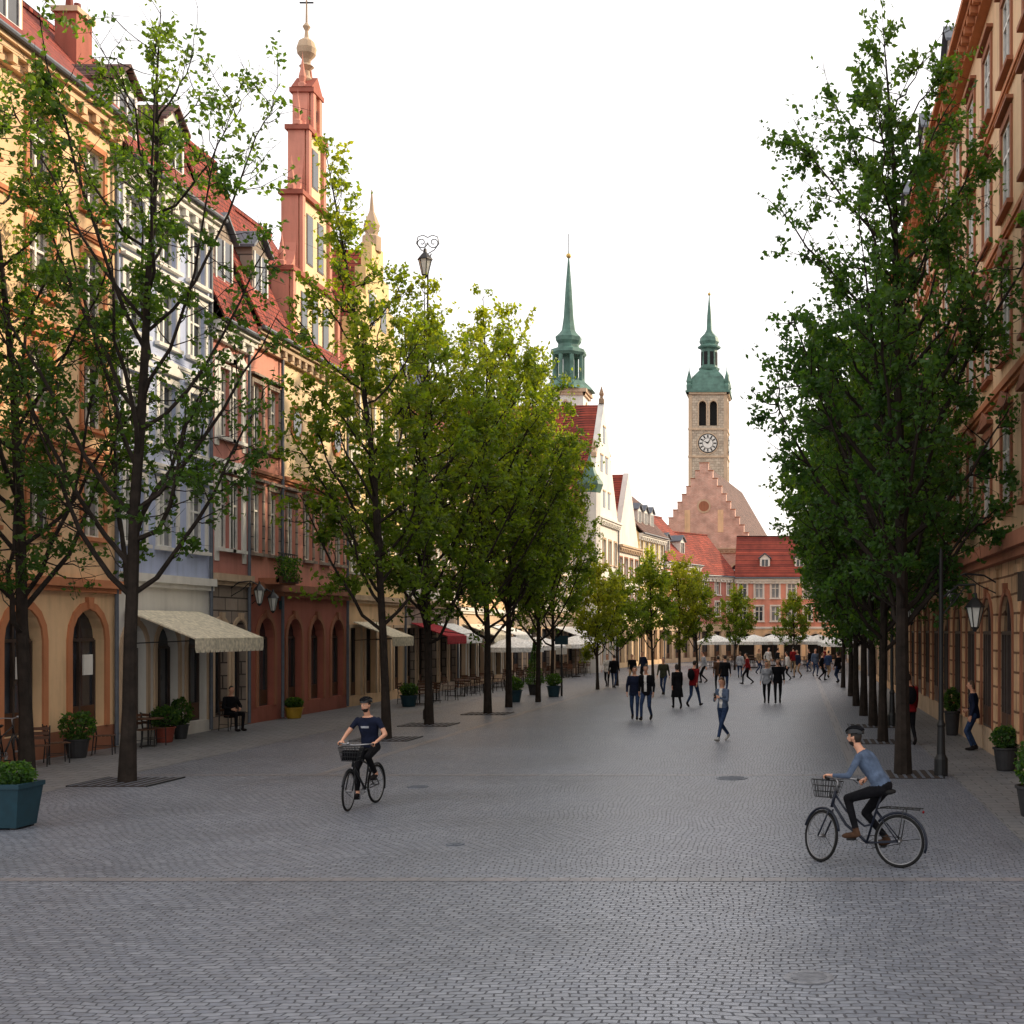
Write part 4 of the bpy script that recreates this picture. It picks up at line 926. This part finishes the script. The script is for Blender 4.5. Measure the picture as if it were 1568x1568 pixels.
    for i in range(len(Fc)):
        lb=bones[lab[i]][4]; t=tt[i]
        if lb=='torso':
            m=top
            rel=(cen[i]-pel)@up
            if not jacket and rel<-.0: m=bot
            if jacket and rel<-.13: m=bot
            if inner and abs(cen[i][0])<.05 and (cen[i]-pel)@fr>.02 and rel>.0: m=inner
            if prnt and abs(cen[i][0]-.02)<.075 and (cen[i]-pel)@fr>.05 and .34<rel<.375: m='c_ltgrey'
            if rel>.515: m='skin'
        elif lb=='neck': m='skin' if t>.15 else top
        elif lb=='head':
            x_,y_,z_=hl[i]; m='skin'
            if z_>.065 or (y_<.02 and z_>.01) or (y_<-.03 and z_>-.07): m=hair
            if beard and z_<-.05 and y_>.0: m=hair
        elif lb=='hair': m=hair
        elif lb=='uarm': m='skin' if (short and t>.62) else top
        elif lb=='farm': m='skin' if short else (top if t<.94 else 'skin')
        elif lb in('thigh','calf'):
            m=bot
            if lb=='calf' and t>.9: m=shoe if not short else 'skin'
        elif lb=='skirt': m=skirt
        else: m=shoe
        mats.append(m)
    out=G()
    for m in sorted(set(mats)):
        if M[m] not in out.mats: out.mats.append(M[m])
    out.V.append(V); out.n=len(V); out.F=[tuple(q) for q in Fc]; out.mi=[out.mats.index(M[m]) for m in mats]
    for sg in (-1,1):
        out.add(*sph(H(sg*.03,.081,.012),(.011,.008,.007),Rm,8,6),'c_white'); out.add(*sph(H(sg*.03,.087,.012),(.006,.005,.006),Rm,6,4),'eye')
        out.add(*sph(H(sg*.03,.084,.032),(.015,.005,.0025),Rm,8,4),hair)
    out.add(*sph(H(0,.086,-.058),(.022,.006,.006),Rm,8,4),'lip')
    for i,(e,w) in enumerate(hands):
        d=nz(w-e); s_=(-1,1)[i]; grip=bool(J)
        if grip: d=nz(d+np.array([0,.3,.15]))
        pn=nz(np.cross(d,np.cross(np.array([s_,0,.2]) if not grip else np.array([0,0,1.]),d)))
        lat=np.cross(d,pn)
        R3=np.column_stack([lat,d,pn]); out.add(*sph(w+d*.045,(.04,.052,.016),R3,10,8),'skin')
        cur=1.25 if grip else .5
        for q,(o_,ln) in enumerate(((-.03,.062),(-.01,.075),(.01,.07),(.029,.055))):
            p=w+d*.082+lat*o_; pts=[p]; a=0
            for sgm in range(3):
                a+=cur*(.5 if sgm==0 else .75); p=p+(d*math.cos(a)-pn*math.sin(a))*ln*(.45,.33,.25)[sgm]; pts.append(p)
            out.add(*tube(pts,[.0095,.009,.008,.006],6,ref=lat),'skin')
        fw=-1 if (lat@np.array([-s_,.6,0]))<0 else 1
        p=w+d*.025+lat*.03*fw; out.add(*tube([p,p+lat*.025*fw+d*.03-pn*.012,p+lat*.02*fw+d*.06-pn*.025],[.012,.0105,.008],6),'skin')
    if pose=='phone':
        c=np.array([.02,.36,1.24]); out.add(np.array(boxv(-.036,.036,-.005,.005,-.07,.07))+c,BOXF,'iron')
    if helmet:
        v,f=sph(H(0,-.015,.052),(.096,.125,.088),Rm,20,12); v=np.array(v); loc_=(v-hc)@Rm
        keep=[q for q in f if min(loc_[list(q)][:,2])>.05-.25*min(0,float(loc_[list(q)][:,1].mean()))*-1*1.0]
        out.add(v,keep,'bikeblk')
        for q in (-2,-1,0,1,2):
            pts=[H(q*.034*math.cos(a*.9),-.015+.127*math.sin(a),.055+.09*math.cos(a)*math.sqrt(max(.1,1-(q*.33)**2))) for a in np.linspace(-1.3,1.15,9)]
            out.add(*tube(pts,[.006]+[.01]*7+[.006],6,ref=hr),'c_black')
        out.add(*tube([H(.078,.0,.05),H(.064,.025,-.08),H(0,.04,-.115),H(-.064,.025,-.08),H(-.078,0,.05)],.003,5,ref=lk),'iron')
    if bag:
        out.add(*[x for x in sph(nb-up*.25-fr*.2,(.15,.1,.22),None,12,8)],bag)
        for sg in (-1,1): out.add(*tube([nb-up*.05+sd*sg*.1-fr*.12,nb+sd*sg*.1+up*.0,nb-up*.15+sd*sg*.12+fr*.15,nb-up*.35+sd*sg*.15],.016,6,ref=(1,0,0)),bag)
    Mx=Matrix.Translation((loc[0],loc[1],0.))@Matrix.Rotation(th,4,'Z')@Matrix.Scale(k,4)
    return out.obj(name,True,Mx)

def bicycle(x,y,th,steer,crank,frame='bikeblk',rack=True,basket='wire',step=False,mud=True,name='bicycle'):
    g=G(); r=.335; ra=np.array([0,-.52,r]); fa=np.array([0,.57,r]); bb=np.array([0,-.08,.29])
    hb=np.array([0,.40,.72]); ht=np.array([0,.345,.93]); st_=np.array([0,-.235,.78])
    ax=nz(ht-hb); Rs=np.array(Matrix.Rotation(steer,3,Vector(ax)))
    S=lambda p: hb+Rs@(np.asarray(p,float)-hb)
    def wheel(c,fn):
        ring=lambda R_,n=40:[fn(c+np.array([0,R_*math.cos(a),R_*math.sin(a)])) for a in np.linspace(0,2*math.pi,n,endpoint=False)]
        nrm=fn(c+np.array([1,0,0]))-fn(c)
        g.add(*tube(ring(r-.018),.02,8,ref=nrm,closed=True),'tire'); g.add(*tube(ring(r-.042),.009,6,ref=nrm,closed=True),'chrome')
        for i in range(28):
            a=2*math.pi*i/28; a2=a+(.5 if i%2 else -.5); sx=.03*(1 if (i//2)%2 else -1)
            g.add(*tube([fn(c+np.array([sx,.02*math.cos(a2),.02*math.sin(a2)])),fn(c+np.array([0,(r-.045)*math.cos(a),(r-.045)*math.sin(a)]))],.0013,3,cap=False),'iron')
        g.add(*tube([fn(c+np.array([-.05,0,0])),fn(c+np.array([.05,0,0]))],.022,10),'chrome')
        if mud:
            g.add(*tube([fn(c+np.array([0,(r+.025)*math.cos(a),(r+.025)*math.sin(a)])) for a in (np.linspace(.3,2.9,16) if fn is S else np.linspace(.7,3.5,18))],.018,6,ref=nrm),frame)
    I=lambda p:np.asarray(p,float)
    wheel(ra,I); wheel(fa,S)
    T=lambda pts,rr,m=frame,ref=(1,0,0):g.add(*tube(pts,rr,8,ref=ref),m)
    T([hb,ht],.022)
    if step: T([hb+np.array([0,-.01,.05]),(0,.2,.5),(0,.0,.36),bb],.02); T([ht-np.array([0,0,.06]),(0,.2,.68),(0,-.05,.5),(0,-.16,.53)],.015)
    else: T([hb+np.array([0,0,.04]),bb],.019); T([ht-np.array([0,0,.03]),st_-np.array([0,-.02,.08])],.016)
    T([bb,st_,st_+np.array([0,-.05,.15])],.016)
    for s_ in (-1,1):
        T([bb+np.array([s_*.03,0,0]),ra+np.array([s_*.055,0,0])],.01); T([st_+np.array([s_*.02,.02,-.08]),ra+np.array([s_*.055,0,0])],.009)
        T([S(hb+np.array([s_*.03,.01,-.03])),S((s_*.055,.45,.55)),S(fa+np.array([s_*.055,0,0]))],.012)
    T([S(ht),S(ht+ax*.12),S(ht+ax*.12+np.array([0,.05,.03]))],.014,'chrome')
    top=ht+ax*.12+np.array([0,.05,.03])
    T([S(top+np.array(p)) for p in ((-.29,-.2,.0),(-.27,-.1,.02),(-.18,.01,.02),(0,0,0),(.18,.01,.02),(.27,-.1,.02),(.29,-.2,.0))],.012,'chrome',ref=(0,0,1))
    grips=[S(top+np.array([s_*.287,-.17,.01])) for s_ in (-1,1)]
    for s_ in (-1,1): T([S(top+np.array([s_*.273,-.11,.018])),S(top+np.array([s_*.292,-.22,-.002]))],.018,'tire'); T([S(top+np.array([s_*.25,-.03,.02])),S(top+np.array([s_*.29,-.1,-.03]))],.006,'iron')
    g.add(*lathe([(.035,0),(.03,.03),(.0,.045)],10,tuple(S(top+np.array([.1,.0,.01])))),'chrome')
    sp=st_+np.array([0,-.05,.16])
    for s_ in (-1,1): g.add(*sph(sp+np.array([s_*.045,-.09,.015]),(.06,.09,.035),None,12,8),'tire')
    g.add(*sph(sp+np.array([0,.04,.015]),(.04,.16,.03),None,12,8),'tire')
    ring=[bb+np.array([.05,.088*math.cos(a),.088*math.sin(a)]) for a in np.linspace(0,6.283,24,endpoint=False)]; g.add(*tube(ring,.006,5,ref=(1,0,0),closed=True),'chrome')
    for a in range(5): g.add(*tube([bb+np.array([.05,0,0]),bb+np.array([.05,.088*math.cos(a*1.257),.088*math.sin(a*1.257)])],.007,4),'chrome')
    g.add(*tube([bb+np.array([.05,0,.088]),ra+np.array([.05,0,.04])],.005,4),'iron'); g.add(*tube([bb+np.array([.05,0,-.088]),ra+np.array([.05,0,-.04])],.005,4),'iron')
    ped=[]
    for s_,a in ((-1,crank),(1,crank+math.pi)):
        e=bb+np.array([s_*.085,.165*math.cos(a),.165*math.sin(a)]); T([bb+np.array([s_*.07,0,0]),e],.011,'chrome'); g.add(np.array(boxv(-.045,.045,-.05,.05,-.012,.012))+e+np.array([s_*.055,0,0]),BOXF,'tire'); ped.append(e+np.array([s_*.055,0,0]))
    if rack:
        for s_ in (-1,1):
            T([(s_*.06,-.24,.74),(s_*.07,-.34,.755),(s_*.07,-.82,.755)],.008,'iron'); T([ra+np.array([s_*.06,0,0]),(s_*.07,-.6,.75)],.007,'iron')
        for i in range(5): T([(-.07,-.4-i*.1,.755),(.07,-.4-i*.1,.755)],.006,'iron',ref=(0,0,1))
        g.add(*sph((0,-.84,.72),(.03,.012,.018),None,8,6),'c_red')
    if mud:
        T([S(fa+np.array([.06,0,0])),S(fa+np.array([.0,-.3,-.18]))],.004,'iron'); T([(ra+np.array([.06,0,0])),(ra+np.array([.0,-.34,.05]))],.004,'iron')
    if basket:
        c=top+np.array([0,.17,-.13]); w0,w1=.12,.17; dd0,dd1=.09,.13; hh=.22
        rings=[(0,w0,dd0),(.33,w0+(w1-w0)*.33,dd0+.013),(.66,w0+(w1-w0)*.66,dd0+.026),(1,w1,dd1)]
        for q,a,b_ in rings:
            P=[(-a,-b_),(a,-b_),(a,b_),(-a,b_)]; pts=[]
            for i in range(4):
                p,q2=P[i],P[(i+1)%4]
                for t in (0.08,.36,.64,.92): pts.append(S(c+np.array([p[0]+(q2[0]-p[0])*t,p[1]+(q2[1]-p[1])*t,(q-.5)*hh])))
            g.add(*tube(pts,.005 if q<1 else .008,5,ref=(0,0,1),closed=True),'iron')
        for i in range(4):
            P0=[(-w0,-dd0),(w0,-dd0),(w0,dd0),(-w0,dd0)];P1=[(-w1,-dd1),(w1,-dd1),(w1,dd1),(-w1,dd1)]
            for t in np.linspace(0,1,8)[:-1]:
                a=np.array(P0[i])*(1-t)+np.array(P0[(i+1)%4])*t; b_=np.array(P1[i])*(1-t)+np.array(P1[(i+1)%4])*t
                g.add(*tube([S(c+np.array([a[0],a[1],-hh/2])),S(c+np.array([b_[0],b_[1],hh/2]))],.0035,4,cap=False),'iron')
        for t in np.linspace(-1,1,7): g.add(*tube([S(c+np.array([t*w0,-dd0,-hh/2])),S(c+np.array([t*w0,dd0,-hh/2]))],.0035,4),'iron')
        if basket=='box':
            V=[S(c+np.array(p)) for p in boxv(-w0*.95,w0*.95,-dd0*.95,dd0*.95,-hh/2+.01,hh/2-.05)]; g.add(V,BOXF,'c_black')
        T([S(hb+np.array([0,.03,.1])),S(c+np.array([0,-dd0,-.02]))],.007,'iron')
    Mx=Matrix.Translation((x,y,0))@Matrix.Rotation(th,4,'Z'); g.obj(name,True,Mx)
    return grips,ped
def cyclist(x,y,th,steer,crank,lean,look,bk,**kw):
    gr,pd=bicycle(x,y,th,steer,crank,**bk)
    J=dict(pel=(0,-.3,1.02),lean=lean,feet=[tuple(p+np.array([0,-.07,.1])) for p in pd],toes=[(0,1,-.12),(0,1,-.12)],hands=[tuple(p+np.array([0,-.075,.035])) for p in gr],elb=[(-.7,-.1,-.8),(.7,-.1,-.8)])
    person('cyclist',(x,y),th,J=J,look=look,helmet=True,jacket=False,vox=.012,**kw)
Yc=16.7
cyclist(PX(1318,Yc),Yc,math.radians(90-24),math.radians(-30),math.radians(20),(0,.3,.44),(.1,1,-.12),dict(frame='bikeblu',rack=True,basket='wire',step=True),top='c_bluegrey',bot='c_black',shoe='c_brown',beard=True)
Yc=22.2
cyclist(PX(556,Yc),Yc,math.radians(174),math.radians(8),math.radians(100),(0,.12,.5),(.25,1,-.1),dict(frame='bikeblk',rack=False,basket='box'),top='c_navy',bot='c_black',short=True,prnt=True,beard=True)
bicycle(-17.05,wy(8,-17.05),math.radians(8),math.radians(15),.5,rack=True,basket=None,name='parked_bicycle')

def pp(px,py,deg,**kw):
    Yg=GY(py); kw.setdefault('name','pedestrian'); nm=kw.pop('name'); person(nm,(PX(px,Yg),Yg),math.radians(deg),**kw)
pp(1107,1135,150,top='c_bluegrey',bot='c_jeans',hair='hairb',pose='phone',fem=True,longh=True,st=.36,ph=1,look=(0,1,-.45),shoe='c_wshoe',jacket=False,k=1.0,inner='c_white')
pp(972,1102,185,top='c_navy',bot='c_jeans',k=1.03,pose='walk',swing=.3); pp(990,1103,170,top='c_black',bot='c_jeans',k=1.06,ph=-1,swing=.3,inner='c_white')
pp(1037,1085,20,top='c_black',bot='c_black',fem=True,k=.98,longh=True,skirt='c_black'); pp(1062,1082,-25,top='c_red',bot='c_jeans',k=1.04,ph=-1,bag='c_black',st=.34)
pp(1174,1077,180,top='c_ltgrey',bot='c_black',k=1.,fem=True,longh=True); pp(1191,1077,180,top='c_black',bot='c_black',k=1.06,ph=-1)
pp(1016,1064,175,top='c_olive',bot='c_jeans',vox=.022); pp(1110,1062,0,top='c_black',bot='c_jeans',vox=.022,k=1.04); pp(1100,1059,10,top='c_brown',bot='c_black',vox=.022)
pp(1145,1048,90,top='c_red',bot='c_black',vox=.025,fem=True); pp(930,1052,180,top='c_white',bot='c_black',vox=.025,fem=True); pp(940,1054,0,top='c_black',bot='c_jeans',vox=.025)
pp(1392,1140,10,top='c_red',bot='c_black',k=1.07,bag='c_black'); pp(1492,1149,75,top='c_navy',bot='c_jeans',pose='stand',hair='hairb',fem=True,longh=True,inner='c_white',k=1.)
far=[(1133,1038,'c_ltgrey'),(1206,1042,'c_white'),(1222,1038,'c_navy'),(1248,1036,'c_bluegrey'),(1258,1042,'c_black'),(1268,1038,'c_jeans'),(1284,1046,'c_black'),(1078,1046,'c_ltgrey'),(968,1048,'c_black'),(1161,1032,'c_beige'),(1190,1031,'c_black'),(1215,1030,'c_red'),(1240,1029,'c_black'),(985,1042,'c_navy'),(1176,1029,'c_white'),(1262,1030,'c_red')]
for i,(px,py,t) in enumerate(far):
    pp(px,py,(i*67)%360,top=t,bot=('c_jeans','c_black','c_beige')[i%3],vox=.03,ph=1 if i%2 else -1,fem=i%3==0,longh=i%3==0,hair='hairb' if i%4==0 else 'hair',k=.96+.03*(i%4),st=.12+.05*(i%3),swing=.5)
Yg=wy(352,-16.9); put(cm,'cafe_chair',-16.9,Yg,math.radians(-120+180)); person('seated_man',(-16.9,Yg),math.radians(-120),pose='sit',top='c_black',bot='c_black',k=1.)

# ------------------------------------------------------------ world, sun, camera
EL,AZ=math.radians(25),math.radians(52)
w=bpy.data.worlds.new('World'); sc.world=w; w.use_nodes=True; nt=w.node_tree; bg=nt.nodes['Background']
sky=nt.nodes.new('ShaderNodeTexSky'); sky.sky_type='NISHITA'; sky.sun_disc=False; sky.sun_elevation=EL; sky.sun_rotation=AZ; sky.dust_density=4.; sky.air_density=1.
mx=nt.nodes.new('ShaderNodeMix'); mx.data_type='RGBA'; mx.inputs[0].default_value=.6; mx.inputs[7].default_value=(14.2,13.5,12.9,1)
nt.links.new(sky.outputs[0],mx.inputs[6]); nt.links.new(mx.outputs[2],bg.inputs[0]); bg.inputs[1].default_value=.15
sd=bpy.data.lights.new('sun','SUN'); sd.energy=5.; sd.angle=math.radians(1.5); sd.color=(1,.82,.58); so=bpy.data.objects.new('sun',sd); sc.collection.objects.link(so)
d=Vector((math.sin(AZ)*math.cos(EL),math.cos(AZ)*math.cos(EL),math.sin(EL))); so.rotation_euler=(-d).to_track_quat('-Z','Y').to_euler()
cd=bpy.data.cameras.new('camera'); co=bpy.data.objects.new('camera',cd); sc.collection.objects.link(co); co.location=(0,0,CH); co.rotation_euler=(math.radians(90),0,0)
cd.sensor_width=36; cd.lens=36*F/1568; cd.shift_x=-(VX-784)/1568; cd.shift_y=(HY-784)/1568; cd.clip_end=3000; cd.clip_start=.1
sc.camera=co
sc.view_settings.view_transform='Standard'; sc.view_settings.look='None'; sc.view_settings.exposure=0; sc.view_settings.gamma=1
